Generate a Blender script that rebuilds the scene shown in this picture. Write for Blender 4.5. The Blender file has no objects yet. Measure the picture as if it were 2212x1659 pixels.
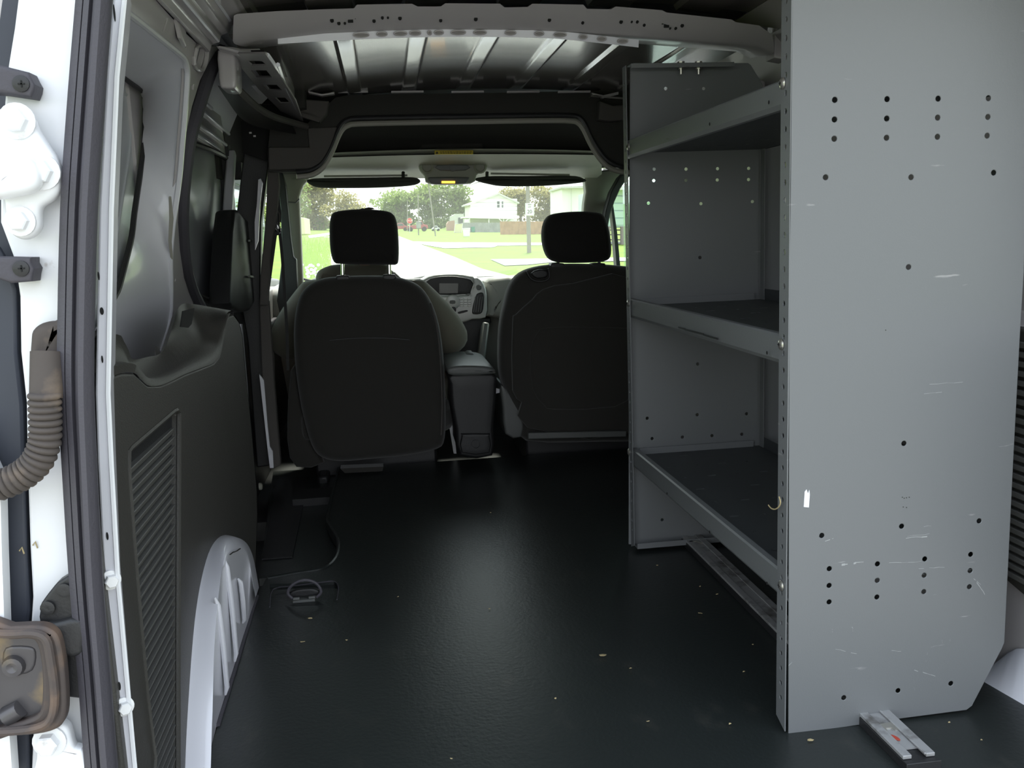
import bpy, bmesh, math, random
from mathutils import Vector, Matrix, noise
random.seed(7)
V = Vector
SC = bpy.context.scene
COL = SC.collection
# ------------------------------------------------------------------ camera
F, YAW, PITCH, ROLL, CAMZ = 2001.08, 0.130205, 0.160537, -0.038898, 0.8077
W0, H0 = 2212, 1659
_f = V((math.sin(YAW)*math.cos(PITCH), math.cos(YAW)*math.cos(PITCH), -math.sin(PITCH)))
_r0 = V((math.cos(YAW), -math.sin(YAW), 0)); _u0 = _r0.cross(_f)
_c, _s = math.cos(ROLL), math.sin(ROLL)
_r = _c*_r0 + _s*_u0; _u = -_s*_r0 + _c*_u0
cam_d = bpy.data.cameras.new('camera'); cam = bpy.data.objects.new('camera', cam_d); COL.objects.link(cam)
cam_d.sensor_width = 36; cam_d.lens = 36*F/W0; cam_d.clip_start = .05; cam_d.clip_end = 2000
mm = Matrix((( _r.x, _u.x, -_f.x, 0), (_r.y, _u.y, -_f.y, 0), (_r.z, _u.z, -_f.z, CAMZ), (0, 0, 0, 1)))
cam.matrix_world = mm
SC.camera = cam
# ------------------------------------------------------------------ world, sun, exposure
wd = bpy.data.worlds.new('sky'); SC.world = wd; wd.use_nodes = True
nt = wd.node_tree; bg = nt.nodes['Background']
tc = nt.nodes.new('ShaderNodeTexCoord'); sep = nt.nodes.new('ShaderNodeSeparateXYZ'); rp = nt.nodes.new('ShaderNodeValToRGB')
nt.links.new(tc.outputs['Generated'], sep.inputs[0]); nt.links.new(sep.outputs['Z'], rp.inputs[0]); nt.links.new(rp.outputs[0], bg.inputs[0])
rp.color_ramp.elements[0].position = 0.0; rp.color_ramp.elements[0].color = (.95, .98, 1, 1)
rp.color_ramp.elements[1].position = 0.8; rp.color_ramp.elements[1].color = (.72, .84, 1, 1)
bg.inputs[1].default_value = 1.15
sd = bpy.data.lights.new('sun', 'SUN'); sun = bpy.data.objects.new('sun', sd); COL.objects.link(sun)
sd.energy = 3.7; sd.angle = math.radians(6); sd.color = (1, .96, .88)
sun.rotation_euler = (V((-.15, -.55, -1.0))).to_track_quat('-Z', 'Y').to_euler()
SC.view_settings.view_transform = 'Standard'; SC.view_settings.look = 'None'
SC.view_settings.gamma = 1; SC.view_settings.use_curve_mapping = False
SC.view_settings.exposure = 1.08

# ------------------------------------------------------------------ helpers
def ray(px, py): return _f + _r*((px-W0/2)/F) + _u*((H0/2-py)/F)
def at(px, py, x=None, y=None, z=None):
    """point of the place seen at a pixel of the photograph, on a stated real plane"""
    d = ray(px, py)
    t = x/d.x if x is not None else (y/d.y if y is not None else (z-CAMZ)/d.z)
    return V((0, 0, CAMZ)) + d*t
def atp(px, py, p, n):
    d = ray(px, py); o = V((0, 0, CAMZ)); return o + d*((V(p)-o).dot(n)/d.dot(n))
GS, GX = .019, -.039      # the street rises ahead of the van, which leans on the road's camber
def gz(y, x=0): return -.60 + GS*y + GX*x
def atg(px, py, up=0.0):
    return atp(px, py, (0, 0, -.60+up), V((-GX, -GS, 1)))
def smooth(pts, n=5, closed=True):
    pts = [V(p) for p in pts]; out = []; N = len(pts)
    rng = range(N) if closed else range(N-1)
    for i in rng:
        if closed: a, b, c, d = pts[i-1], pts[i], pts[(i+1) % N], pts[(i+2) % N]
        else: a, b, c, d = pts[max(i-1, 0)], pts[i], pts[i+1], pts[min(i+2, N-1)]
        for k in range(n):
            t = k/n
            out.append(.5*((2*b) + (c-a)*t + (2*a-5*b+4*c-d)*t*t + (3*b-a-3*c+d)*t**3))
    if not closed: out.append(pts[-1])
    return out
def circ(c, r, ax1, ax2, n=10):
    c, ax1, ax2 = V(c), V(ax1), V(ax2)
    return [c + ax1*(r*math.cos(2*math.pi*i/n)) + ax2*(r*math.sin(2*math.pi*i/n)) for i in range(n)]
X, Y, Z = V((1, 0, 0)), V((0, 1, 0)), V((0, 0, 1))

class MB:
    def __init__(s): s.v = []; s.f = []
    def add(s, vs, fs):
        b = len(s.v); s.v += [tuple(v) for v in vs]; s.f += [tuple(b+i for i in f) for f in fs]; return s
    def box(s, c, d, rot=None):
        c = V(c); out = []
        for i in (-1, 1):
            for j in (-1, 1):
                for k in (-1, 1):
                    p = V((i*d[0]/2, j*d[1]/2, k*d[2]/2)); out.append(c + (rot @ p if rot else p))
        return s.add(out, [(0,1,3,2),(4,6,7,5),(0,4,5,1),(2,3,7,6),(0,2,6,4),(1,5,7,3)])
    def beam(s, a, b, w, h, up=Z):
        a, b = V(a), V(b); t = (b-a).normalized(); u = V(up)
        sd_ = t.cross(u).normalized(); u2 = sd_.cross(t)
        vs = [p + sd_*(i*w/2) + u2*(j*h/2) for p in (a, b) for i, j in ((-1,-1),(1,-1),(1,1),(-1,1))]
        return s.add(vs, [(3,2,1,0),(4,5,6,7),(0,1,5,4),(1,2,6,5),(2,3,7,6),(3,0,4,7)])
    def loft(s, rings, closed=True, cap=False, loop=False):
        n = len(rings[0]); vs = [v for r in rings for v in r]; fs = []
        R = len(rings)
        for i in range(R if loop else R-1):
            i2 = (i+1) % R
            for j in range(n if closed else n-1):
                k = (j+1) % n
                fs.append((i*n+j, i*n+k, i2*n+k, i2*n+j))
        if cap: fs.append(tuple(range(n-1, -1, -1))); fs.append(tuple((R-1)*n+i for i in range(n)))
        return s.add(vs, fs)
    def tube(s, path, r, n=10, cap=True, loop=False, flat=1.0, up=Z):
        path = [V(p) for p in path]; rings = []; N = len(path)
        rr = r if isinstance(r, (list, tuple)) else [r]*N
        prev = None
        for i, p in enumerate(path):
            a = path[i-1] if (i > 0 or loop) else p; b = path[(i+1) % N] if (i < N-1 or loop) else p
            t = (b-a).normalized()
            if prev is None:
                u = V(up) if abs(t.dot(V(up))) < .9 else X
                u = (u - t*u.dot(t)).normalized()
            else: u = (prev - t*prev.dot(t)).normalized()
            prev = u; w = t.cross(u)
            rings.append([p + u*(rr[i]*math.cos(2*math.pi*k/n)) + w*(rr[i]*flat*math.sin(2*math.pi*k/n)) for k in range(n)])
        return s.loft(rings, True, cap and not loop, loop)
    def lathe(s, c, ax, prof, n=16):
        c = V(c); ax = V(ax).normalized(); u = (X if abs(ax.x) < .9 else Y); u = (u-ax*u.dot(ax)).normalized(); w = ax.cross(u)
        return s.loft([[c + ax*h + (u*math.cos(2*math.pi*k/n) + w*math.sin(2*math.pi*k/n))*r for k in range(n)] for r, h in prof], True, True)
    def prism(s, pts, vec):
        vec = V(vec); pts = [V(p) for p in pts]; n = len(pts)
        return s.add(pts + [p+vec for p in pts], [tuple(range(n)), tuple(range(2*n-1, n-1, -1))] + [(i, i+n, (i+1) % n+n, (i+1) % n) for i in range(n)])
    def holed(s, pts, holes, vec):
        """flat sheet with real holes, extruded by vec"""
        bm = bmesh.new(); vec = V(vec); es = []
        for loop in [pts] + holes:
            vs = [bm.verts.new(p) for p in loop]
            for i in range(len(vs)): es.append(bm.edges.new((vs[i], vs[(i+1) % len(vs)])))
        bmesh.ops.triangle_fill(bm, use_beauty=True, edges=es, normal=vec.normalized())
        r = bmesh.ops.extrude_face_region(bm, geom=bm.faces[:])
        bmesh.ops.translate(bm, verts=[g for g in r['geom'] if isinstance(g, bmesh.types.BMVert)], vec=vec)
        bmesh.ops.recalc_face_normals(bm, faces=bm.faces[:])
        bm.verts.index_update()
        s.add([v.co.copy() for v in bm.verts], [[v.index for v in f.verts] for f in bm.faces]); bm.free(); return s
    def slab(s, pts, vec, r, dome=0.0, seg=4, both=True):
        """rounded-edge cushion: outline swept along vec with rounded rims"""
        pts = [V(p) for p in pts]; vec = V(vec); t = vec.length; n = vec/t; N = len(pts); c = sum(pts, V())/N
        area = V()
        for i in range(N): area += (pts[i]-c).cross(pts[(i+1) % N]-c)
        sg = 1 if area.dot(n) > 0 else -1
        inn = []
        for i in range(N):
            e1 = (pts[i]-pts[i-1]); e2 = (pts[(i+1) % N]-pts[i])
            e = (e1.normalized() if e1.length > 1e-9 else V()) + (e2.normalized() if e2.length > 1e-9 else V())
            inn.append(n.cross(e).normalized()*sg)
        def ring(ins, dep): return [p + i_*ins + n*dep for p, i_ in zip(pts, inn)]
        rings = []
        for k in range(seg+1):
            a = math.pi/2*k/seg; rings.append(ring(r*(1-math.sin(a)), r*(1-math.cos(a))))
        for k in range(seg+1) if both else (0,):
            a = math.pi/2*k/seg
            rings.append(ring(r*(1-math.cos(a)), t-r+r*math.sin(a)) if both else ring(0, t))
        base = len(s.v); s.loft(rings, True, False)
        for rg, d, off in ((rings[0], -dome, 0), (rings[-1], dome if both else 0, (len(rings)-1)*N)):
            cc = sum(rg, V())/N
            r2 = [p.lerp(cc, .35) + n*d*.7 for p in rg]; r3 = [p.lerp(cc, .7) + n*d*.95 for p in rg]
            s.loft([rg, r2, r3], True, False)
            b = len(s.v); s.v += [tuple(p) for p in r3] + [tuple(cc+n*d)]
            s.f += [(b+i, b+(i+1) % N, b+N) for i in range(N)]
        return s
def obj(name, mb, mat, parent=None, bev=0, ang=35, label=None, kind=None, sm=True, sub=0, weld=True):
    me = bpy.data.meshes.new(name); me.from_pydata(mb.v, [], mb.f)
    bm = bmesh.new(); bm.from_mesh(me)
    if weld: bmesh.ops.remove_doubles(bm, verts=bm.verts[:], dist=1e-5)
    bmesh.ops.recalc_face_normals(bm, faces=bm.faces[:]); bm.to_mesh(me); bm.free()
    if sm:
        me.shade_smooth(); me.set_sharp_from_angle(angle=math.radians(ang))
    me.materials.append(mat)
    o = bpy.data.objects.new(name, me); COL.objects.link(o)
    if parent:
        o.parent = parent
        o.matrix_parent_inverse = WM[parent.name].inverted()
    WM[o.name] = Matrix()
    if bev:
        b = o.modifiers.new('bevel', 'BEVEL'); b.width = bev; b.segments = 2; b.limit_method = 'ANGLE'; b.angle_limit = math.radians(40); b.harden_normals = False
    if sub:
        b = o.modifiers.new('sub', 'SUBSURF'); b.levels = sub; b.render_levels = sub
    if label: o['label'] = label
    if kind: o['kind'] = kind
    return o
WM = {}
def thing(name, label, cat, loc=(0, 0, 0), group=None, kind=None):
    o = bpy.data.objects.new(name, None); COL.objects.link(o); o.location = loc; o.empty_display_size = .05
    WM[o.name] = Matrix.Translation(V(loc))
    if kind: o['kind'] = kind
    o['label'] = label; o['category'] = cat
    if group: o['group'] = group
    return o
def tag(o, label, cat, group=None, kind=None):
    o['label'] = label; o['category'] = cat
    if group: o['group'] = group
    if kind: o['kind'] = kind
    return o
def struct(name, mb, mat, label, cat, **k):
    return tag(obj(name, mb, mat, kind='structure', **k), label, cat, kind='structure')
def dup(root, delta, label=None):
    r = root.copy(); COL.objects.link(r); r.location = root.location + V(delta); WM[r.name] = Matrix.Translation(r.location)
    if label: r['label'] = label
    for ch in [o for o in list(COL.objects) if o.parent == root]:
        c = ch.copy(); COL.objects.link(c); c.parent = r; c.matrix_parent_inverse = ch.matrix_parent_inverse; WM[c.name] = Matrix()
    return r

# ------------------------------------------------------------------ materials
def mat(name, col, rough=.5, metal=0, coat=0, bump=0, bscale=200, var=0, vscale=8, col2=None, sheen=0, spec=.5, trans=0, emit=None, detail=4, stretch=None):
    m = bpy.data.materials.new(name); m.use_nodes = True; n = m.node_tree.nodes; l = m.node_tree.links
    b = n['Principled BSDF']; b.inputs['Base Color'].default_value = (*col, 1); b.inputs['Roughness'].default_value = rough
    b.inputs['Metallic'].default_value = metal; b.inputs['Coat Weight'].default_value = coat; b.inputs['Coat Roughness'].default_value = .08
    b.inputs['Sheen Weight'].default_value = sheen; b.inputs['Specular IOR Level'].default_value = spec
    tcn = n.new('ShaderNodeTexCoord'); mp = n.new('ShaderNodeMapping'); l.new(tcn.outputs['Object'], mp.inputs[0])
    if stretch: mp.inputs['Scale'].default_value = stretch
    if bump:
        t = n.new('ShaderNodeTexNoise'); t.inputs['Scale'].default_value = bscale; t.inputs['Detail'].default_value = detail; l.new(mp.outputs[0], t.inputs[0])
        bp = n.new('ShaderNodeBump'); bp.inputs['Strength'].default_value = bump; bp.inputs['Distance'].default_value = .002
        l.new(t.outputs[0], bp.inputs['Height']); l.new(bp.outputs[0], b.inputs['Normal'])
    if var:
        t = n.new('ShaderNodeTexNoise'); t.inputs['Scale'].default_value = vscale; t.inputs['Detail'].default_value = 5; l.new(mp.outputs[0], t.inputs[0])
        r = n.new('ShaderNodeValToRGB'); c2 = col2 or tuple(c*(1-var) for c in col)
        r.color_ramp.elements[0].position = .35; r.color_ramp.elements[1].position = .65
        r.color_ramp.elements[0].color = (*c2, 1); r.color_ramp.elements[1].color = (*col, 1)
        l.new(t.outputs[0], r.inputs[0]); l.new(r.outputs[0], b.inputs['Base Color'])
    if emit: b.inputs['Emission Color'].default_value = (*emit[0], 1); b.inputs['Emission Strength'].default_value = emit[1]
    return m
def add_marks(m, col, scale, lo, hi, stretch=(1, 1, 1), det=6):
    """scuffs / dirt with a shape of their own over the base colour"""
    n = m.node_tree.nodes; l = m.node_tree.links; b = n['Principled BSDF']
    src = b.inputs['Base Color'].links[0].from_socket if b.inputs['Base Color'].is_linked else None
    tcn = n.new('ShaderNodeTexCoord'); mp = n.new('ShaderNodeMapping'); mp.inputs['Scale'].default_value = stretch; l.new(tcn.outputs['Object'], mp.inputs[0])
    t = n.new('ShaderNodeTexNoise'); t.inputs['Scale'].default_value = scale; t.inputs['Detail'].default_value = det; l.new(mp.outputs[0], t.inputs[0])
    r = n.new('ShaderNodeMapRange'); r.inputs[1].default_value = lo; r.inputs[2].default_value = hi; l.new(t.outputs[0], r.inputs[0])
    mx = n.new('ShaderNodeMix'); mx.data_type = 'RGBA'; l.new(r.outputs[0], mx.inputs[0])
    if src: l.new(src, mx.inputs[6])
    else: mx.inputs[6].default_value = b.inputs['Base Color'].default_value
    mx.inputs[7].default_value = (*col, 1); l.new(mx.outputs[2], b.inputs['Base Color'])
def glass(name, tint, dust=.06):
    m = bpy.data.materials.new(name); m.use_nodes = True; n = m.node_tree.nodes; l = m.node_tree.links; n.clear()
    o = n.new('ShaderNodeOutputMaterial'); tr = n.new('ShaderNodeBsdfTransparent'); tr.inputs[0].default_value = (*tint, 1)
    gl = n.new('ShaderNodeBsdfGlossy'); gl.inputs['Roughness'].default_value = .02; lw = n.new('ShaderNodeLayerWeight'); lw.inputs[0].default_value = .5; pw_ = n.new('ShaderNodeMath'); pw_.operation = 'POWER'; pw_.inputs[1].default_value = 4; l.new(lw.outputs['Facing'], pw_.inputs[0]); fr = n.new('ShaderNodeMath'); fr.operation = 'MULTIPLY_ADD'; fr.inputs[1].default_value = .6; fr.inputs[2].default_value = .04; l.new(pw_.outputs[0], fr.inputs[0])
    df = n.new('ShaderNodeBsdfTranslucent'); df.inputs[0].default_value = (.9, .92, .9, 1)
    m1 = n.new('ShaderNodeMixShader'); m2 = n.new('ShaderNodeMixShader'); m1.inputs[0].default_value = dust
    l.new(tr.outputs[0], m1.inputs[1]); l.new(df.outputs[0], m1.inputs[2]); l.new(fr.outputs[0], m2.inputs[0])
    l.new(m1.outputs[0], m2.inputs[1]); l.new(gl.outputs[0], m2.inputs[2]); l.new(m2.outputs[0], o.inputs[0]); return m
M = {}
M['white'] = mat('white_paint', (.74, .74, .79), .28, coat=.5)
add_marks(M['white'], (.40, .38, .34), 6, .66, .80)
M['jamb'] = mat('dusty_white_paint', (.83, .84, .86), .35, coat=.3)
add_marks(M['jamb'], (.30, .25, .20), 30, .68, .8)
M['primer'] = mat('grey_primer_paint', (.46, .435, .44), .34, coat=.35)
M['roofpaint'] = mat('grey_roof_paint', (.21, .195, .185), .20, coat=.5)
M['blank'] = mat('grey_window_blank', (.44, .46, .48), .35, coat=.3)
M['steel'] = mat('grey_shelf_paint', (.158, .165, .170), .42, bump=.08, bscale=350)
add_marks(M['steel'], (.30, .30, .30), 9, .70, .74, (1, 1, 7))
M['lip'] = mat('grey_lip_paint', (.15, .157, .160), .38, bump=.08, bscale=350)
add_marks(M['lip'], (.08, .08, .07), 14, .68, .72, (1, .3, 3))
M['pan'] = mat('dark_shelf_pan', (.048, .054, .056), .5, bump=.1, bscale=200)
M['plastic'] = mat('dark_trim_plastic', (.047, .045, .040), .5, bump=.35, bscale=420)
M['louver'] = mat('louver_plastic', (.10, .10, .094), .5, bump=.25, bscale=420)
add_marks(M['louver'], (.10, .095, .08), 20, .62, .75)
M['black'] = mat('black_plastic', (.018, .018, .019), .45, bump=.2, bscale=300)
M['rubber'] = mat('seal_rubber', (.062, .058, .070), .62, bump=.3, bscale=260)
M['bluerub'] = mat('weathered_door_edge', (.035, .04, .055), .5)
M['mat'] = mat('black_rubber_mat', (.018, .022, .021), .35, bump=.25, bscale=120, spec=.6)
add_marks(M['mat'], (.045, .045, .04), 9, .62, .80, (1.5, 1, 1))
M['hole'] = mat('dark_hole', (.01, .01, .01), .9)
M['fabric'] = mat('black_seat_fabric', (.034, .032, .028), .9, bump=.35, bscale=500, sheen=.3)
M['headfab'] = mat('black_headrest_fabric', (.012, .011, .010), .9, bump=.3, bscale=500, sheen=.15)
M['felt'] = mat('grey_headliner_felt', (.10, .092, .086), .95, bump=.5, bscale=500)
M['feltdk'] = mat('dark_headliner_felt', (.042, .041, .037), .95, bump=.4, bscale=500)
M['beige'] = mat('grey_beige_pillar_plastic', (.30, .30, .25), .55, bump=.1, bscale=300)
M['piping'] = mat('pale_edge_strip', (.36, .35, .30), .5)
M['chrome'] = mat('chrome', (.8, .8, .8), .12, metal=1)
M['zinc'] = mat('zinc_screw', (.66, .64, .58), .28, metal=.9)
M['railmetal'] = mat('scratched_aluminium', (.42, .42, .42), .42, metal=.35, bump=.4, bscale=60, stretch=(1, .1, 1))
add_marks(M['railmetal'], (.12, .11, .10), 25, .5, .7)
M['red'] = mat('red_paint_dot', (.45, .06, .035), .6)
M['jacket'] = mat('olive_canvas_jacket', (.17, .16, .12), .9, bump=.6, bscale=18, sheen=.15)
M['cap'] = mat('brown_cap', (.07, .045, .02), .9)
M['skin'] = mat('skin', (.45, .27, .19), .55)
M['hair'] = mat('dark_hair', (.03, .02, .015), .8)
M['dash_sunlit'] = mat('sun_paled_dash_plastic', (.34, .34, .31), .5, bump=.15, bscale=300)  # dash grey made paler to imitate sun on the pads
M['dash'] = mat('grey_dash_plastic', (.13, .135, .13), .45, bump=.15, bscale=300)
M['silver'] = mat('silver_dash_plastic', (.55, .56, .54), .35, metal=.2)
M['screen'] = mat('dark_display_glass', (.015, .018, .018), .15)
M['belt'] = mat('black_belt_webbing', (.02, .02, .02), .7)
M['yellow'] = mat('yellow_warning_label', (.65, .50, .02), .6)
M['ink'] = mat('black_ink', (.02, .02, .015), .7)
M['amber'] = mat('amber_lamp', (.9, .4, .05), .4, emit=((1, .48, .06), 1.1))
M['conduit'] = mat('dusty_brown_rubber', (.075, .062, .055), .8, bump=.3, bscale=90)
add_marks(M['conduit'], (.20, .15, .11), 22, .55, .75)
M['rust'] = mat('rusty_black_steel', (.07, .055, .05), .6, bump=.5, bscale=40)
add_marks(M['rust'], (.17, .11, .075), 14, .52, .70)
M['rustin'] = mat('greasy_steel', (.09, .085, .09), .35, metal=.4)
add_marks(M['rustin'], (.34, .25, .13), 10, .56, .72)
M['leaf'] = mat('dry_leaf', (.42, .34, .18), .8)
M['sticker'] = mat('torn_white_sticker', (.85, .85, .9), .5)
M['gasket'] = mat('black_window_gasket', (.02, .02, .02), .5)
M['windshield'] = glass('windshield_glass', (.96, .99, .95), .022)
M['sideglass'] = glass('green_side_glass', (.76, .90, .84), .04)
# outdoors
M['grass'] = mat('lawn_grass', (.135, .205, .006), .9, bump=.8, bscale=3, var=.3, vscale=.6, col2=(.10, .17, .006))
M['asphalt'] = mat('pale_road', (.30, .29, .265), .85, var=.12, vscale=.4)
M['concrete'] = mat('pale_concrete', (.62, .61, .58), .85)
def leafmat(name, col):
    m = bpy.data.materials.new(name); m.use_nodes = True; n = m.node_tree.nodes; l = m.node_tree.links; n.clear()
    o = n.new('ShaderNodeOutputMaterial'); a = n.new('ShaderNodeBsdfDiffuse'); b = n.new('ShaderNodeBsdfTranslucent'); x = n.new('ShaderNodeMixShader'); x.inputs[0].default_value = .5
    a.inputs[0].default_value = (*col, 1); b.inputs[0].default_value = (*[c*1.25 for c in col], 1)
    l.new(a.outputs[0], x.inputs[1]); l.new(b.outputs[0], x.inputs[2]); l.new(x.outputs[0], o.inputs[0]); return m
M['leaves'] = leafmat('tree_leaves', (.22, .28, .10))
M['leaves2'] = leafmat('tree_leaves_olive', (.30, .27, .12))
M['leaves3'] = leafmat('bush_leaves', (.24, .36, .06))
M['bark'] = mat('bark', (.14, .11, .08), .9)
M['pole'] = mat('weathered_pole_wood', (.24, .22, .19), .9)
M['siding'] = mat('white_siding', (.80, .80, .77), .7)
M['roofsh'] = mat('pale_roof_shingle', (.55, .54, .50), .9)
M['fencew'] = mat('cedar_fence_board', (.42, .24, .13), .8, var=.25, vscale=2)
M['fenceg'] = mat('grey_fence_board', (.30, .30, .29), .8, var=.2, vscale=2)
M['signred'] = mat('sign_red', (.62, .03, .03), .5)
M['signwhite'] = mat('sign_white', (.80, .80, .78), .5)
M['carred'] = mat('red_car_paint', (.32, .03, .03), .3, coat=.5)
M['carwhite'] = mat('white_car_paint', (.7, .7, .7), .3, coat=.5)
M['tyre'] = mat('tyre', (.02, .02, .02), .8)
M['green'] = mat('green_bin_plastic', (.04, .22, .15), .5)
M['mint'] = mat('pale_green_siding', (.50, .66, .58), .7)
M['doorcard'] = mat('grey_door_card', (.22, .22, .20), .4)
M['darkglass'] = mat('dark_window_glass', (.06, .07, .07), .2)
M['yelboard'] = mat('pale_yellow_board', (.62, .58, .36), .7)
M['soil'] = mat('brick', (.42, .26, .2), .8)

# ================================================================== SETTING: floor
CX = .31
FL = [at(440, 1659, z=0), at(480, 1540, z=0), at(520, 1400, z=0), at(553, 1290, z=0), at(575, 1250, z=0), at(640, 1238, z=0), at(690, 1230, z=0), at(712, 1218, z=0),
      at(726, 1195, z=0), at(727, 1165, z=0), at(712, 1140, z=0), at(704, 1120, z=0), at(712, 1080, z=0), at(722, 1040, z=0), at(730, 1012, z=0)]
yfr = FL[-1].y
fl_out = [V((FL[0].x-.02, .98, 0))] + FL + [V((1.12, yfr, 0)), V((1.12, .98, 0))]
mb = MB(); mb.holed([V((p.x, p.y, 0)) for p in fl_out], [[at(583, 1262, z=0), at(722, 1256, z=0), at(732, 1268, z=0), at(728, 1306, z=0), at(583, 1312, z=0)]], (0, 0, -.03))
floor = struct('floor', mb, M['mat'], 'black rubber load floor mat of the van', 'floor')
# raised edge bead along the step
mb = MB(); mb.tube([V(p)+V((.004, 0, .001)) for p in smooth(FL[4:], 4, False)], .0045, 6)
obj('mat_edge_bead', mb, M['mat'], floor)
mb = MB()
for pts in ([(1000, 1659), (990, 1500), (985, 1300)],):
    pass
# sub floor and step well
mb = MB(); mb.box((CX, 2.2, -.30), (1.62, 2.5, .04))
obj('underbody', mb, M['black'], floor)
mb = MB(); mb.prism([at(560, 1250, z=-.035), at(730, 1236, z=-.035), at(735, 1140, z=-.035), at(730, 1010, z=-.035), at(590, 1018, z=-.035)], (0, 0, -.02))
mb.box((-.44, 2.75, -.13), (.26, 1.3, .02)); 
obj('step_ledge', mb, M['mat'], floor)
mb = MB(); pw = [at(598, 1035, z=-.034), at(668, 1032, z=-.034), at(632, 1205, z=-.034), at(566, 1210, z=-.034)]
mb.prism(pw, (0, 0, .004)); obj('step_tread', mb, M['black'], floor, label='recessed side door step tread')
# small scuff lines on the mat near the rear are in its material. cab floor:
mb = MB(); mb.box((CX, 3.9, -.09), (1.62, 2.0, .06)); mb.box((CX, 3.02, -.04), (1.30, .12, .06)); mb.box((CX, 4.62, .12), (1.7, .03, .88)); mb.box((-.60, 3.2, -.25), (.04, 1.9, .5)); mb.box((CX, 4.0, -.22), (1.7, 1.4, .2))
struct('floor_cab', mb, M['black'], 'dark carpeted cab floor ahead of the load floor', 'floor')

# ================================================================== walls
def LWx(z):       # inner left sheet profile
    P_ = [(-.2, -.42), (.3, -.46), (.65, -.462), (.95, -.44), (1.10, -.40), (1.17, -.375), (1.22, -.335), (1.275, -.27)]
    for (a, xa), (b, xb) in zip(P_, P_[1:]):
        if z <= b: return xa + (xb-xa)*(z-a)/(b-a)
    return P_[-1][1]
PW = (-.44, 0, .90); NW = V((1, 0, -.25)).normalized()
def aw(px, py): return atp(px, py, PW, NW)
edge_px = [(262, 18), (300, 46), (345, 82), (385, 114), (398, 128), (404, 150), (404, 175), (399, 250), (393, 320), (388, 380), (380, 440), (372, 500), (368, 560), (369, 620), (366, 690), (345, 760)]
rec = [aw(*p) for p in edge_px]
rec = rec + [V((aw(345, 760).x-.01, 1.95, .55)), V((-.49, 1.16, .50)), V((-.37, 1.16, rec[0].z-.0))]
sheet = [V((-.525, 1.13, .50)), V((-.54, 2.24, .50)), aw(418, 655), aw(398, 600), aw(389, 540), aw(385, 480), aw(387, 420), aw(394, 350), aw(402, 290), aw(415, 230), aw(432, 175), aw(452, 135), aw(466, 112), aw(480, 100),
         V((LWx(1.22), 2.12, 1.22)), V((LWx(1.22), 1.13, 1.22))]
def onW(p): p = V(p); return p - NW*((p-V(PW)).dot(NW))
sheet = [onW(p) for p in sheet]; rec = [onW(p) for p in rec]
def inset(pts, k=.0):
    return pts
rh = [aw(425, 96), aw(443, 108), aw(433, 150), aw(415, 136)]
slit = [aw(360, 40), aw(363, 41), aw(354, 68), aw(351, 67)]
h2 = [aw(414, 186), aw(419, 183), aw(418, 194), aw(415, 195)]
h3 = circ(aw(379, 604), .004, Y, Z, 8); h3 = [onW(p) for p in h3]
mb = MB(); mb.holed(sheet, [rec, rh, slit, h2, h3], -NW*.012)
wl = struct('wall_left', mb, M['primer'], 'white painted sheet metal left side wall of the load bay', 'wall', bev=.002)
# bright rolled edge of recess
mb = MB(); mb.tube(smooth(rec[:16], 3, False), .006, 8)
obj('recess_edge', mb, M['white'], wl)
# recess pocket loft
bx = -.515
B_px = [(232, 150), (245, 158), (262, 168), (280, 182), (292, 190), (302, 197), (307, 212), (308, 235), (307, 270), (303, 330), (293, 400), (284, 460), (278, 510), (266, 560), (250, 620), (238, 645)]
Bp = [at(px, py, x=bx) for px, py in B_px] + [V((bx, 1.70, .66)), V((bx, 1.22, .66)), V((bx, 1.22, 1.05))]
n_ = len(rec)
mid = []
rings = [rec]
for t, k in ((.12, .22), (.5, .62), (.85, .9), (1, 1)):
    rings.append([V((a.x + (b.x-a.x)*k, a.y + (b.y-a.y)*t, a.z + (b.z-a.z)*t)) for a, b in zip(rec, Bp)])
mb = MB(); mb.loft(rings, True)
obj('window_recess', mb, M['white'], wl, ang=60)
mb = MB(); mb.tube([p+V((.006, 0, 0)) for p in smooth(Bp, 3)], .006, 6, loop=True)
obj('window_gasket', mb, M['gasket'], wl)
mb = MB(); mb.holed([V((bx-.012, .0+y_, z_)) for y_, z_ in ((1.10, .45), (2.35, .45), (2.35, 1.25), (1.10, 1.25))], [], (-.01, 0, 0))
obj('window_blank', mb, M['blank'], wl, label='grey blanking panel in the rear quarter window')
# raised inner frame on the blank
mb = MB(); Bi = [V((bx-.012, 1.45+(p.y-1.45)*.93, .88+(p.z-.88)*.93)) for p in smooth(Bp, 3)]
mb.tube(Bi, .0035, 6, loop=True); obj('blank_crease', mb, M['blank'], wl)
# pillar dimples and small clip hump on sheet
mb = MB(); c = aw(385, 62); mb.slab([c+V((0, dy, dz)) for dy, dz in ((-.045, .012), (-.02, .032), (.02, .026), (.04, -.0), (.02, -.03), (-.02, -.02))], NW*.008, .007)
obj('pressed_boss', mb, M['primer'], wl)
mb = MB(); mb.tube(smooth([rh[0]+NW*.004, rh[1]+NW*.004, rh[2]+NW*.004, rh[3]+NW*.004], 3), .005, 6, loop=True)
mb.box(sum(rh, V())/4 - NW*.03, (.01, .10, .09)); obj('slot_frame', mb, M['primer'], wl)
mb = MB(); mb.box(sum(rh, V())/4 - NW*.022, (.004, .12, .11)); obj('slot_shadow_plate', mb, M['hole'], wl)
# seam strip with dirty sealant on pillar
mb = MB(); mb.tube([aw(364, 425)+NW*.003, aw(366, 470)+NW*.004, aw(364, 520)+NW*.003, aw(368, 560)+NW*.003], [.003, .005, .004, .003], 6)
obj('seam_sealant', mb, M['piping'], wl)
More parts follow.
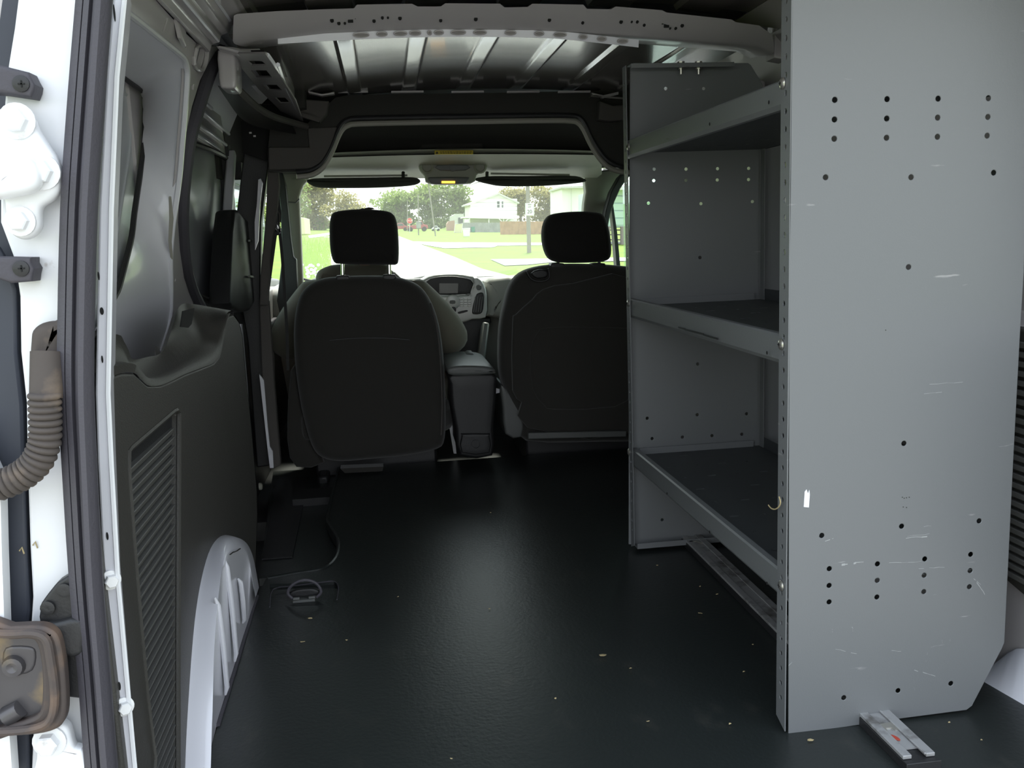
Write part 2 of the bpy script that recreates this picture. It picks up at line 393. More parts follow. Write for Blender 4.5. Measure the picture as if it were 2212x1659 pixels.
# outer skin panels (close the body shell)
mb = MB(); mb.box((-.56, 1.75, .02), (.02, 1.30, 1.0)); mb.box((-.56, 1.7, .9), (.02, 1.2, .8)); mb.box((-.60, 2.95, -.02), (.02, 1.5, .9))
mb.loft([[V((-.56, y_, 1.20)), V((-.52, y_, 1.30)), V((-.42, y_, 1.38)), V((-.40, y_, 1.36)), V((-.50, y_, 1.28)), V((-.54, y_, 1.20))] for y_ in (1.10, 3.6)], True, True)
obj('outer_skin', mb, M['white'], wl)
# cant rail box (upper corner) with ribs
mb = MB()
prof = [(-.345, 1.215), (-.338, 1.232), (-.322, 1.236), (-.318, 1.250), (-.300, 1.256), (-.292, 1.272), (-.262, 1.280), (-.255, 1.298), (-.235, 1.315), (-.36, 1.36), (-.40, 1.25)]
mb.loft([[V((x_, y_, z_)) for x_, z_ in prof] for y_ in (1.10, 1.5, 1.9, 2.14)], True, True)
mb2 = MB()
obj('cant_rail', mb, M['primer'], wl, bev=.003)
mb = MB(); mb.tube([V((-.322, y_, 1.236)) for y_ in (1.15, 2.12)], .004, 6); mb.tube([V((-.292, y_, 1.274)) for y_ in (1.15, 2.1)], .005, 6)
obj('cant_rail_bead', mb, M['white'], wl)

# right wall
mb = MB()
prw = [(-.05, 1.04), (.3, 1.06), (.62, 1.06), (.64, 1.09), (.95, 1.07), (1.10, 1.03), (1.17, 1.0), (1.22, .955), (1.30, .88), (1.38, 1.03), (1.0, 1.18), (-.3, 1.18)]
mb.loft([[V((x_, y_, z_)) for z_, x_ in prw] for y_ in (1.12, 2.2, 3.25)], True, True)
wr = struct('wall_right', mb, M['primer'], 'painted sheet metal right side wall behind the shelving', 'wall', bev=.003)
mb = MB()   # tan-lit upper pillar bulge and holes
mb.slab([V((.995, y_, z_)) for y_, z_ in ((2.35, .98), (2.60, .98), (2.62, 1.16), (2.35, 1.17))], (-.03, 0, 0), .015)
mb.slab([V((1.05, y_, z_)) for y_, z_ in ((2.26, .05), (2.40, .05), (2.40, .95), (2.26, .95))], (-.03, 0, 0), .012)
obj('wall_rib', mb, M['primer'], wr)
mb = MB()
for px_, py_, r_ in ((1668, 553, .016), (1663, 804, .016), (1668, 868, .007), (1663, 893, .005), (1664, 917, .005), (1664, 939, .005)):
    mb = MB(); mb.lathe(at(px_, py_, x=1.012), -X, [(r_, 0), (r_, .003), (0.0001, .003)], 14); obj('wall_hole', mb, M['hole'], wr)
mb = MB(); mb.box(at(1680, 920, x=1.012), (.004, .11, .10)); obj('wall_hole', mb, M['hole'], wr)
mb = MB(); mb.slab([V((1.03, y_, z_)) for y_, z_ in ((1.9, .04), (2.26, .04), (2.26, 1.0), (1.9, 1.0))], (-.018, 0, 0), .006); obj('wall_rib', mb, M['primer'], wr)
# right rear lower trim with ribs
tr = thing('trim_panel', 'black ribbed plastic trim panel at the right edge behind the shelving', 'trim panel', (1.04, 1.3, 0))
mb = MB(); mb.prism([V((1.035, y_, z_)) for y_, z_ in ((1.0, .17), (1.30, .16), (2.0, .30), (2.0, .62), (1.0, .62))], (.03, 0, 0))
obj('panel', mb, M['plastic'], tr, bev=.004)
for i in range(26):
    mb = MB(); z_ = .20 + i*.0158; mb.box((1.031, 1.42, z_), (.010, .70, .009)); 
    obj('rib', mb, M['louver'], tr, bev=.001)
# right wheelhouse
mb = MB()
pc = [(1.0, .0, 0), (1.18, .035, .02), (1.33, .09, .05), (1.5, .16, .08), (1.7, .2, .1), (1.9, .16, .1), (2.1, .05, .05), (2.2, 0, 0)]
whl = smooth([V((at(2130, 1478, z=0).x, at(2130, 1478, z=0).y+.02, .0)), V((1.012, 1.31, .0)), V((1.03, 1.2, .0)), V((1.03, 1.05, .0))], 4, False)
whu = smooth([at(2150, 1432, x=1.03), V((1.045, 1.36, .075)), V((1.05, 1.24, .055)), V((1.05, 1.05, .045))], 4, False)
mb.loft([whl, whu, [p+V((.05, 0, 0)) for p in whu], [p+V((.08, 0, -.1)) for p in whu]], False)
struct('trim_wheelhouse_right', mb, M['white'], 'white wheel arch at the bottom right corner behind the shelving', 'wheel arch', ang=80)

# ================================================================== ceiling
NX = 120
mb = MB(); rows = []
def roofz(x, base): return base - .035*((x-CX)/.6)**2
strips = [at(p, 82, z=1.262).x for p in (742, 905, 1068, 1223, 1378, 1520)]
def corr(x):
    h = 0
    for s_ in strips:
        d = abs(x-s_)
        h = max(h, 1 - max(0, (d-.018))/.006) if d < .024 else h
    return .006*h
xs = []
x_ = -.30
while x_ < .96: xs.append(x_); x_ += .0035
lower = [[V((x, y_, roofz(x, 1.285)-corr(x)*(1 if 2.18 < y_ < 3.05 else .1))) for x in xs] for y_ in (2.12, 2.19, 2.9, 3.03, 3.16)]
mb.loft(lower, False)
ceil = struct('ceiling', mb, M['roofpaint'], 'painted metal roof panel with pressed ribs above the load bay', 'ceiling', ang=50)
mb = MB(); xs2 = [-.27+i*.006 for i in range(200)]
def corr2(x): return .012 if abs(((x-.02) % .21)-.105) < .05 else 0
mb.loft([[V((x, y_, roofz(x, 1.335)-corr2(x))) for x in xs2] for y_ in (1.06, 2.2)], False)
obj('rear_roof_skin', mb, M['roofpaint'], ceil, ang=50)
mb = MB(); mb.box((CX, 2.30, 1.385), (1.76, 2.5, .02)); mb.box((CX, 3.75, 1.36), (1.76, .7, .03)); obj('outer_roof', mb, M['white'], ceil)
mb = MB(); mb.loft([[V((x_, y_, z_)) for x_ in (-.56, CX, 1.18)] for y_, z_ in ((4.08, 1.37), (4.20, 1.28), (4.06, 1.075), (4.03, 1.075), (4.14, 1.27), (4.05, 1.345))], False, loop=True)
mb.box((-.59, 3.7, 1.2), (.03, 1.1, .36)); mb.box((1.19, 3.7, 1.2), (.03, 1.1, .36)); mb.box((1.20, 2.2, .6), (.03, 2.3, 1.6)); obj('roof_front', mb, M['white'], ceil)
# rear header rail above the door
mb = MB(); mb.box((CX, 1.05, 1.33), (1.4, .10, .10)); obj('rear_header', mb, M['jamb'], ceil, bev=.01)

# cross bow: rear-facing face + lower flange with holes
topL = [(388, 48), (500, 33), (600, 24), (700, 20), (765, 18), (771, 10), (890, 8), (902, 14), (952, 14), (962, 7), (1080, 8), (1090, 16), (1140, 15), (1150, 8), (1260, 10), (1268, 19), (1320, 20), (1330, 14), (1430, 22), (1440, 27), (1580, 42), (1590, 48), (1640, 55), (1668, 75)]
botL = [(392, 90), (500, 82), (570, 84), (700, 70), (765, 67), (771, 66), (890, 62), (902, 62), (952, 61), (962, 61), (1080, 62), (1090, 62), (1140, 63), (1150, 63), (1260, 68), (1268, 69), (1320, 72), (1330, 73), (1430, 80), (1440, 81), (1580, 92), (1590, 93), (1640, 97), (1672, 112)]
# the left end starts at px 505
topL = [(505, 34), (512, 30)] + topL[2:]; botL = [(503, 88), (520, 92)] + botL[2:]
bow = thing('roof_bow', 'pale painted roof cross member with a row of round holes', 'roof beam', (CX, 2.1, 1.25))
tw = [at(a, b, y=2.05) for a, b in topL]; bw = [at(a, b, y=2.11) for a, b in botL]
pb = bw[8]; nb = (tw[8]-bw[8]).cross(bw[16]-bw[8]).normalized()
mb = MB(); mb.loft([[p+V((0, .07, .01)) for p in tw], [p+V((0, .010, .002)) for p in tw], tw, [a.lerp(b, .5)-V((0, .004, 0)) for a, b in zip(tw, bw)], bw, [b+V((0, .012, -.003)) for b in bw], [b+V((0, .14, .012)) for b in bw]], False)
obj('beam', mb, M['primer'], bow, ang=40)
# flange lower sheet with oval holes
def flz(x): return -.004
holes = []
def onbow(px, py): return at(px, py, y=2.075) - V((0, .012, 0))
mb = MB()
for px, py, r_ in ((717, 44, .004), (732, 50, .0035), (745, 50, .0025), (808, 45, .0035), (826, 38, .003), (838, 38, .0022), (864, 39, .0038), (952, 44, .0034), (1028, 41, .004), (1187, 43, .0038), (1259, 49, .0032), (1342, 47, .0038), (1365, 47, .0022), (1377, 47, .003), (1392, 54, .003), (1448, 61, .0022), (1460, 61, .003), (1474, 55, .0038)):
    p = at(px, py, y=2.078)
    ty_ = next(a[1]+(b[1]-a[1])*(px-a[0])/(b[0]-a[0]) for a, b in zip(topL, topL[1:]) if b[0] >= px); by_ = next(a[1]+(b[1]-a[1])*(px-a[0])/(b[0]-a[0]) for a, b in zip(botL, botL[1:]) if b[0] >= px)
    t_ = (py-ty_)/(by_-ty_); yy = 2.05 + .06*t_ - .0045 - .002*(1-abs(2*t_-1))
    p = at(px, py, y=yy); mb = MB(); mb.lathe(p, V((0, -1, .2)), [(r_, -.003), (r_, .0006), (.0001, .0006)], 12); obj('hole', mb, M['hole'], bow)
for px, py in ((757, 41), (1439, 52)):
    p = at(px, py, y=2.08); mb = MB(); mb.prism([p+V((a*.0011, -.004, -b*.0011)) for a, b in ((-10, -4), (10, -4), (10, 1), (5, 1), (5, 7), (-5, 7), (-5, 1), (-10, 1))], (0, .004, 0)); obj('hole', mb, M['hole'], bow)
mb = MB(); fo = [p+V((0, .004, -.004)) for p in bw[2:23]]; 
fl1 = []
for i in range(40):
    px = 600 + i*20; py = 84 - 18*math.sin(math.pi*min(1, max(0, (px-560)/900))) + max(0, (px-1200))*.055
    fl1.append((px, py))
fa = [at(px, py-3, y=2.115) for px, py in fl1]; fb = [at(px, py+13, y=2.115+.0)+V((0, .0, -.0)) for px, py in fl1]
mb.loft([fa, [p+V((0, .003, 0)) for p in fb], [p+V((0, .010, .004)) for p in fb], [p+V((0, .006, 0)) for p in fa]], False)
obj('flange', mb, M['white'], bow)
for px, r_ in ((780, .017), (825, .011), (865, .014), (897, .012), (928, .004), (948, .010), (990, .016), (1037, .014), (1103, .012), (1165, .010), (1210, .014), (1260, .009), (1300, .010), (1345, .012)):
    py = 84 - 18*math.sin(math.pi*min(1, max(0, (px-560)/900))) + max(0, (px-1200))*.055 + 4
    p = at(px, py, y=2.108); 
    mk = MB(); mb = MB(); mk.tube([p + X*(r_*math.cos(a)) + Z*(.0045*math.sin(a)) for a in [i*math.pi/8 for i in range(16)]], .0013, 5, loop=True)
    mb.add([p + X*(r_*math.cos(a)) + Z*(.0042*math.sin(a)) for a in [i*math.pi/8 for i in range(16)]], [tuple(range(16))])
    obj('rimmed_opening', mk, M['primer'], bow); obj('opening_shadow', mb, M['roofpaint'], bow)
# curved gusset at bow's left end, running to slider header
mb = MB(); mb.slab([at(a, b, y=2.16) for a, b in ((503, 100), (520, 104), (560, 104), (565, 112), (566, 125), (540, 122), (500, 112), (470, 104), (466, 98))], (0, .05, 0), .006)
obj('gusset', mb, M['primer'], bow)
# small bracket right end
mb = MB(); mb.slab([at(a, b, y=2.16) for a, b in ((1672, 60), (1700, 50), (1700, 130), (1672, 125))], (0, .05, 0), .005)
obj('end_bracket', mb, M['primer'], bow)

# side header lattice (pierced brace) above slider door
lat = thing('roof_side_brace', 'pierced sheet metal brace with three rectangular openings above sliding door', 'brace', (-.28, 2.6, 1.22))
def al(px, py): return atp(px, py, (-.29, 2.5, 1.222), V((.5, 0, 1)).normalized())
outl = [(508, 112), (575, 112), (600, 150), (640, 215), (656, 262), (628, 262), (598, 228), (560, 190), (520, 140)]
def rc(cx, cy, w, h, sk=6): return [al(cx-w/2-sk, cy-h/2), al(cx+w/2-sk, cy-h/2), al(cx+w/2+sk, cy+h/2), al(cx-w/2+sk, cy+h/2)]
mb = MB(); mb.holed([al(*p) for p in outl], [rc(556, 133, 34, 10), rc(566, 156, 34, 15), rc(590, 186, 30, 12), rc(612, 214, 22, 12)], V((-.25, 0, -.5)).normalized()*.004)
obj('pierced_plate', mb, M['primer'], lat)
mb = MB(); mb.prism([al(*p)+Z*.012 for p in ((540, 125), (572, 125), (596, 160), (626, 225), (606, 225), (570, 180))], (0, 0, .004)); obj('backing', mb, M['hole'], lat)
mb = MB(); mb.tube([al(578, 118), al(590, 135), al(604, 160)], .004, 6); mb.tube([al(590, 140)+X*.01, al(618, 190), al(640, 235)], .005, 6); obj('folded_edge', mb, M['white'], lat)
# right of lattice : crumpled bracket
mb = MB(); mb.slab([at(a, b, y=2.7) for a, b in ((592, 104), (612, 110), (622, 170), (622, 208), (610, 200), (600, 160))], (0, .2, 0), .008); obj('stiffener', mb, M['primer'], lat)

# white cover box at slider rail
bx_ = thing('rail_end_cover', 'pale rounded plastic cover at the rear end of the sliding door rail', 'cover', (-.34, 2.3, 1.2))
mb = MB(); mb.slab(smooth([at(a, b, y=2.2) for a, b in ((470, 108), (495, 106), (506, 112), (510, 150), (510, 186), (500, 191), (482, 190), (474, 183), (471, 150))], 2), (0, .09, 0), .006)
obj('cover', mb, M['primer'], bx_)

# slider seal: black rubber loop edge
sl = smooth([aw(*p) for p in ((476, 108), (464, 122), (450, 150), (437, 185), (420, 240), (406, 290), (397, 345), (391, 400), (388, 460), (390, 520), (396, 575), (408, 620), (424, 655), (440, 680))], 3, False)
mb = MB(); mb.tube([p+V((.0, .018, 0)) for p in sl], .017, 10, flat=1.0)
tag(obj('door_seal', mb, M['rubber']), 'black rubber seal around the sliding door opening', 'door seal')

# ================================================================== sliding door (left)
dr = thing('door_1', 'closed sliding side door with a blanked window, painted white inside', 'door', (-.5, 2.8, 0), kind='structure')
dx = -.52
def ad(px, py): return at(px, py, x=dx)
dwin = [ad(*p) for p in ((408, 318), (430, 314), (470, 330), (488, 342), (495, 358), (494, 420), (490, 500), (482, 570), (470, 630), (458, 648), (430, 640), (412, 610), (400, 560), (396, 480), (398, 400))]
dout = [V((dx, 2.15, -.15)), V((dx, 3.40, -.15)), V((dx, 3.40, 1.0)), V((dx, 3.34, 1.24)), V((dx, 2.15, 1.24))]
mb = MB(); mb.holed(dout, [dwin], (-.012, 0, 0)); obj('inner_sheet', mb, M['primer'], dr, bev=.002)
mb = MB(); mb.tube(smooth(dwin, 2), .009, 8, loop=True); obj('window_rim', mb, M['gasket'], dr)
mb = MB(); mb.box((dx-.03, 2.8, .9), (.01, 1.15, .8)); obj('window_blank', mb, M['blank'], dr, label='grey blanking panel in the sliding door window')
mb = MB()
for a, b in (((420, 205), (455, 235)), ((436, 193), (480, 233)), ((432, 238), (492, 290)), ((425, 268), (492, 318)), ((422, 290), (470, 322))):
    A = ad(*a)+X*.004; B = ad(*b)+X*.004; mb = MB(); mb.beam(A, B, .010, .010); obj('whitened_ridge', mb, M['white'], dr, bev=.003)  # brightness of the diagonal ridges is put into their white colour
mb = MB(); mb.beam(at(500, 330, x=-.505), at(484, 600, x=-.505), .03, .03, Y); obj('front_fold', mb, M['white'], dr, bev=.006)
# front black post of the opening
mb = MB()
mb.prism([at(a, b, y=3.2) for a, b in ((525, 262), (585, 262), (584, 330), (577, 380), (564, 480), (562, 640), (590, 1005), (555, 1010), (535, 740), (520, 655), (510, 470), (530, 300))], (0, .05, 0))
bp = struct('pillar_left', mb, M['black'], 'dark B pillar behind the driver on the left', 'pillar', bev=.004)
mb = MB(); mb.prism([at(a, b, y=3.14) for a, b in ((578, 360), (600, 360), (603, 400), (596, 470), (584, 540), (578, 660), (560, 660), (562, 600), (574, 470))], (0, .04, 0))
obj('pillar_cover', mb, M['felt'], bp, bev=.004)
mb = MB(); mb.prism([at(a, b, y=3.16) for a, b in ((560, 655), (580, 650), (592, 830), (606, 1005), (585, 1015), (567, 850))], (0, .04, 0)); obj('lower_cover', mb, M['felt'], bp, bev=.004)
mb = MB()
mb.prism([at(a, b, y=3.12) for a, b in ((560, 808), (570, 822), (578, 920), (583, 965), (589, 975), (591, 1011), (583, 1011), (578, 970), (568, 880))], (0, .01, 0))
obj('white_gap_strip', mb, M['white'], bp, label='bare white painted strip of the pillar')
mb = MB(); mb.prism([at(a, b, y=3.13) for a, b in ((558, 388), (563, 386), (567, 395), (562, 440), (558, 520), (551, 540), (550, 480), (555, 440))], (0, .008, 0)); obj('painted_edge', mb, M['white'], bp)
# latch cover on the slider's front edge
lt = thing('door_latch_cover', 'black plastic latch cover on the front edge of the sliding door', 'latch cover', (-.46, 2.95, .8))
mb = MB(); mb.slab(smooth([at(a, b, x=-.44) for a, b in ((508, 455), (525, 465), (545, 485), (555, 510), (561, 520), (562, 560), (565, 598), (556, 640), (545, 665), (538, 672), (520, 675), (508, 668), (498, 655), (500, 560))], 2), (-.06, 0, 0), .012)
obj('cover', mb, M['black'], lt)
mb = MB(); mb.beam(at(537, 520, x=-.433), at(562, 522, x=-.433), .004, .006); mb.beam(at(537, 597, x=-.433), at(563, 599, x=-.433), .004, .006); mb.beam(at(560, 523, x=-.435), at(560, 598, x=-.435), .004, .01); obj('handle_rim', mb, M['dash'], lt)
mb = MB(); mb.lathe(at(565, 599, x=-.43), X, [(.004, 0), (.004, .004), (.001, .006)], 8); obj('bright_tip', mb, M['chrome'], lt)
# door body, lower dark part
mb = MB(); mb.prism([at(a, b, x=-.485) for a, b in ((505, 670), (560, 660), (600, 1060), (600, 1240), (540, 1240))], (-.02, 0, 0)); obj('lower_liner', mb, M['black'], dr)
mb = MB(); mb.prism([at(a, b, x=-.47) for a, b in ((521, 700), (524, 700), (535, 830), (546, 970), (552, 1060), (549, 1060), (540, 960), (530, 820))], (-.01, 0, 0)); obj('bright_gap_edge', mb, M['white'], dr)
mb = MB(); mb.lathe(at(560, 1051, x=-.44), X, [(.012, 0), (.012, .006), (.008, .010), (.0001, .011)], 12); tag(obj('rubber_bumper', mb, M['beige']), 'small beige rubber stop beside the door sill', 'bumper')
# upper slider track, curved
tk = thing('slide_rail', 'curved grey sliding door rail under the roof edge', 'rail', (-.33, 2.7, 1.15))
tp = smooth([at(512, 192, y=2.35), at(535, 214, y=2.5), at(560, 235, y=2.7), at(592, 252, y=2.85), at(630, 264, y=3.0), at(662, 273, y=3.08)], 4, False)
mb = MB(); mb.tube(tp, .010, 8); obj('rail', mb, M['felt'], tk)
mb = MB(); tp2 = smooth([at(470, 185, y=2.3), at(490, 215, y=2.5), at(520, 255, y=2.75), at(560, 275, y=2.95), at(640, 290, y=3.08)], 4, False)
mb.loft([[p for p in tp2], [a+V((.0, 0, 0)) for a in tp[:len(tp2)]] + [tp[-1]]*(len(tp2)-len(tp[:len(tp2)]))], False); obj('channel', mb, M['black'], tk)
# black speaker/duct boxes at the front left roof corner
cb = thing('corner_duct', 'dark plastic housing in the front left roof corner', 'housing', (-.2, 3.0, 1.2))
mb = MB(); mb.slab([at(a, b, y=2.95) for a, b in ((622, 178), (640, 170), (655, 175), (658, 200), (660, 232), (640, 236), (620, 232), (618, 205))], (0, .1, 0), .008); obj('housing', mb, M['feltdk'], cb)
mb = MB(); mb.slab([at(a, b, y=3.0) for a, b in ((640, 232), (662, 214), (710, 218), (705, 245), (690, 262), (650, 250))], (0, .06, 0), .006); obj('grille_box', mb, M['felt'], cb)
mb = MB(); mb.beam(at(646, 246, y=2.99), at(690, 260, y=2.99), .008, .012); obj('pale_clip', mb, M['felt'], cb)
for a_, b_ in ((541, 287), (550, 294)): obj('bright_pin', MB().box(at(a_, b_, y=2.9), (.007, .004, .005)), M['primer'], cb)
mb = MB(); mb.slab([at(a, b, y=2.98) for a, b in ((665, 196), (695, 202), (722, 198), (722, 203), (695, 207), (667, 201))], (0, .03, 0), .002); obj('white_tab', mb, M['primer'], cb)
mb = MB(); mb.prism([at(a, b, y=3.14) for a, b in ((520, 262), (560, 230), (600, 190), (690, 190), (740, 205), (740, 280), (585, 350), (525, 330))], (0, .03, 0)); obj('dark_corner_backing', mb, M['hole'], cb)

# ================================================================== bulkhead arch (headliner rear edge) at y 3.1
YH = 3.10
arch = smooth([at(a, b, y=YH) for a, b in ((640, 371), (668, 368), (688, 358), (702, 342), (715, 318), (727, 288), (738, 268), (752, 259), (775, 256), (900, 253), (1040, 251), (1180, 249), (1235, 250), (1252, 255), (1264, 270), (1277, 298), (1293, 325), (1310, 345), (1330, 357), (1356, 362), (1400, 362))], 3, False)
top = [at(1400, 150, y=YH), at(1290, 196, y=YH), at(1040, 201, y=YH), at(760, 204, y=YH), at(725, 210, y=YH), at(660, 270, y=YH), at(584, 272, y=YH), at(578, 330, y=YH), at(580, 371, y=YH)]
mb = MB(); mb.holed(arch + top, [], (0, .05, 0))
hd = struct('trim_header', mb, M['feltdk'], 'dark felt-lined headliner edge arching over the cab opening', 'headliner', bev=.004)
mb = MB(); mb.prism([at(a, b, y=YH-.012) for a, b in ((664, 276), (728, 274), (722, 300), (708, 334), (694, 352), (672, 364), (580, 367), (580, 318), (668, 318))], (0, .012, 0)); obj('felt_corner', mb, M['felt'], hd, bev=.004)
mb = MB(); mb.tube([p+V((0, -.006, .0)) for p in arch], .0075, 8); obj('dark_welt', mb, M['black'], hd)
mb = MB(); mb.tube([p+V((0, .02, -.014)) for p in arch], .009, 8); obj('pale_edge_strip', mb, M['piping'], hd)
mb = MB()
for a in (760, 880, 1010, 1130, 1240):
    mb.beam(at(a-35, 199, y=3.08), at(a+35, 198, y=3.08), .01, .006)
obj('roof_edge_lip', mb, M['primer'], hd)
mb = MB(); mb.prism([at(a, b, y=3.06) for a, b in ((1278, 200), (1303, 206), (1336, 198), (1336, 204), (1303, 212), (1280, 206))], (0, .02, 0)); obj('white_tab', mb, M['primer'], hd)
mb = MB(); mb.slab([at(a, b, y=3.05) for a, b in ((1296, 218), (1325, 228), (1352, 225), (1352, 258), (1320, 262), (1294, 258))], (0, .05, 0), .006); obj('corner_housing', mb, M['felt'], hd)
mb = MB(); mb.beam(at(1275, 208, y=3.07), at(1350, 214, y=3.07), .02, .006); obj('corner_plate', mb, M['roofpaint'], hd)

# cab ceiling and header panel
def row(y, pxl, pyl, pxr, pyr, n=14, sag=0): 
    a = at(pxl, pyl, y=y); b = at(pxr, pyr, y=y); return [a.lerp(b, i/n) + Z*sag*math.sin(math.pi*i/n) for i in range(n+1)]
mb = MB()
mb.loft([[V((-.42+1.46*i/14, 3.12, 1.245)) for i in range(15)], [V((-.42+1.46*i/14, 3.5, 1.235)) for i in range(15)], row(3.66, 690, 336, 1300, 330, sag=.008), row(3.60, 690, 341, 1300, 335, sag=.008)], False)
ct = struct('ceiling_cab', mb, M['feltdk'], 'dark cab headliner above the overhead shelf', 'ceiling')
mb = MB()
r1 = row(3.58, 655, 333, 1320, 327, sag=.014); r2 = row(3.60, 660, 338, 1320, 331, sag=.012); r3 = row(3.8, 640, 362, 1300, 358); r4 = row(3.92, 640, 378, 1300, 376); r5 = row(3.97, 640, 386, 1290, 384)
r0 = [p+V((0, .3, .02)) for p in r1]
mb.loft([r0, r1, r2, r3, r4, r5, [p+V((0, .03, .05)) for p in r5]], False)
oh = struct('trim_3', mb, M['beige'], 'grey-beige overhead header panel across the top of the windshield', 'trim', ang=60)
mb = MB(); mb.slab(smooth([at(a, b, y=3.62) for a, b in ((925, 292), (1025, 290), (1045, 318), (1040, 326), (910, 328), (908, 320))], 2), (0, .05, 0), .01); obj('raised_pad', mb, M['feltdk'], oh)
wl_ = thing('warning_label', 'yellow warning label stuck on the overhead header panel', 'label', at(980, 329, y=3.60))
mb = MB(); mb.prism([at(a, b, y=3.585) for a, b in ((939, 325), (1022, 325), (1022, 333), (939, 333))], (0, .012, 0)); obj('label_strip', mb, M['yellow'], wl_)
mb = MB(); mb.prism([at(a, b, y=3.583) for a, b in ((941, 332), (944, 326.5), (947, 332))], (0, .001, 0))
random.seed(3)
for r_ in (327.5, 330.2):
    x0 = 951
    while x0 < 1018:
        w = random.uniform(2, 6); mb.prism([at(a, b, y=3.583) for a, b in ((x0, r_), (x0+w, r_), (x0+w, r_+1.1), (x0, r_+1.1))], (0, .001, 0)); x0 += w+1.5
obj('small_print', mb, M['ink'], wl_)
# overhead console lamp
oc = thing('overhead_console', 'overhead console with round map lights and an amber lamp window', 'console', at(975, 375, y=3.85))
mb = MB(); mb.slab(smooth([at(a, b, y=3.78) for a, b in ((906, 355), (925, 349), (975, 351), (1028, 349), (1050, 354), (1050, 365), (1030, 378), (1018, 396), (930, 397), (918, 380), (908, 368))], 3), (0, .06, 0), .012); obj('housing', mb, M['beige'], oc)
mb = MB(); mb.slab(smooth([at(a, b, y=3.775) for a, b in ((925, 384), (940, 382), (1005, 382), (1014, 384), (1010, 392), (1000, 397), (940, 398), (928, 393))], 3), (0, .02, 0), .006); obj('lamp_bezel', mb, M['dash'], oc)
mb = MB(); mb.prism([at(a, b, y=3.772) for a, b in ((954, 391), (983, 391), (983, 396), (954, 396))], (0, .003, 0)); obj('amber_window', mb, M['amber'], oc, label='lit amber lamp window')
for px in (922, 1037):
    mb = MB(); mb.lathe(at(px, 361, y=3.78), -Y, [(.024, -.01), (.026, .004), (.020, .009), (.016, .004), (.0001, .004)], 18); obj('map_light', mb, M['beige'], oc)
mb = MB(); mb.slab(smooth([at(a, b, y=3.772) for a, b in ((945, 356), (1010, 356), (1006, 368), (950, 368))], 2), (0, .02, 0), .004); mb.lathe(at(978, 364, y=3.77), -Y, [(.012, 0), (.012, .006), (.0001, .006)], 14); obj('switch_panel', mb, M['dash'], oc)
# sun visors
def visor(name, pts, lab, arm):
    t = thing('sun_visor', lab, 'sun visor', at(pts[0][0], pts[0][1], y=3.85))
    mb = MB(); mb.slab(smooth([at(a, b, y=3.84) for a, b in pts], 3), (0, .03, 0), .011); obj('pad', mb, M['feltdk'], t)
    mb = MB(); mb.tube([at(arm, 372, y=3.84), at(arm, 384, y=3.855)], .007, 8); obj('pivot_arm', mb, M['black'], t)
visor('l', ((664, 388), (680, 385), (720, 384), (800, 383), (860, 382), (895, 383), (907, 388), (906, 395), (885, 401), (820, 405), (740, 406), (690, 405), (672, 400), (663, 393)), 'dark sun visor folded above the driver side of the windshield', 871)
visor('r', ((1025, 386), (1040, 382), (1070, 380), (1130, 380), (1200, 379), (1245, 380), (1265, 387), (1267, 391), (1250, 395), (1180, 401), (1090, 402), (1055, 397), (1032, 391)), 'dark sun visor folded above the passenger side of the windshield', 1052)
mb = MB(); mb.beam(at(700, 381, y=3.86), at(880, 379, y=3.86), .012, .008); mb.beam(at(1060, 375, y=3.86), at(1230, 378, y=3.86), .012, .008); obj('pale_trim_line', mb, M['beige'], oh)

# ================================================================== windshield, A pillars, cab doors
ws = [at(630, 385, y=3.99), at(1290, 380, y=3.99), V((1.02, 4.62, .56)), V((-.42, 4.62, .56))]
nwn = (ws[1]-ws[0]).cross(ws[3]-ws[0]).normalized()
ws = [ws[0], ws[1], V((1.03, 4.62, .56)), V((-.43, 4.62, .56))]
mb = MB(); mb.prism(ws, (0, .002, .002)); struct('window_1', mb, M['windshield'], 'dusty windshield with bright haze', 'windshield', sm=False)
mb = MB(); mb.prism([at(a, b, y=4.0) for a, b in ((608, 372), (700, 372), (668, 385), (655, 400), (650, 412), (646, 426), (648, 470), (651, 540), (654, 610), (660, 640), (648, 660), (640, 600), (628, 580), (622, 500), (616, 440))], (0, .06, 0))
pa = struct('pillar_front_left', mb, M['beige'], 'grey-beige front pillar cover at the left of the windshield', 'pillar', bev=.008)
mb = MB(); mb.prism([at(a, b, y=3.98) for a, b in ((612, 434), (638, 436), (646, 428), (647, 431), (639, 439), (612, 437))], (0, .01, 0)); obj('joint', mb, M['dash'], pa)
mb = MB(); mb.prism([at(a, b, y=3.92) for a, b in ((594, 372), (609, 372), (617, 400), (621, 440), (629, 520), (634, 555), (640, 560), (643, 640), (636, 690), (607, 690), (598, 650), (609, 560), (606, 450), (600, 400))], (0, .05, 0))
obj('door_frame', mb, M['black'], pa, bev=.004)
mb = MB(); mb.prism([at(a, b, y=4.0) for a, b in ((1262, 372), (1356, 362), (1356, 372), (1336, 384), (1315, 425), (1300, 470), (1290, 500), (1258, 500), (1262, 440), (1266, 415))], (0, .06, 0))
pr = struct('pillar_front_right', mb, M['beige'], 'grey-beige front pillar cover at the right of the windshield', 'pillar', bev=.008)
mb = MB(); mb.prism([at(a, b, y=3.9) for a, b in ((1302, 500), (1308, 455), (1320, 415), (1338, 383), (1352, 369), (1370, 364), (1370, 376), (1356, 384), (1340, 408), (1328, 435), (1318, 465), (1312, 500))], (0, .06, 0)); obj('door_frame', mb, M['black'], pr, bev=.004)
mb = MB(); mb.prism([at(a, b, y=3.95) for a, b in ((1319, 432), (1323, 432), (1333, 500), (1340, 575), (1332, 577), (1326, 500))], (0, .05, 0)); obj('quarter_bar', mb, M['black'], pr)
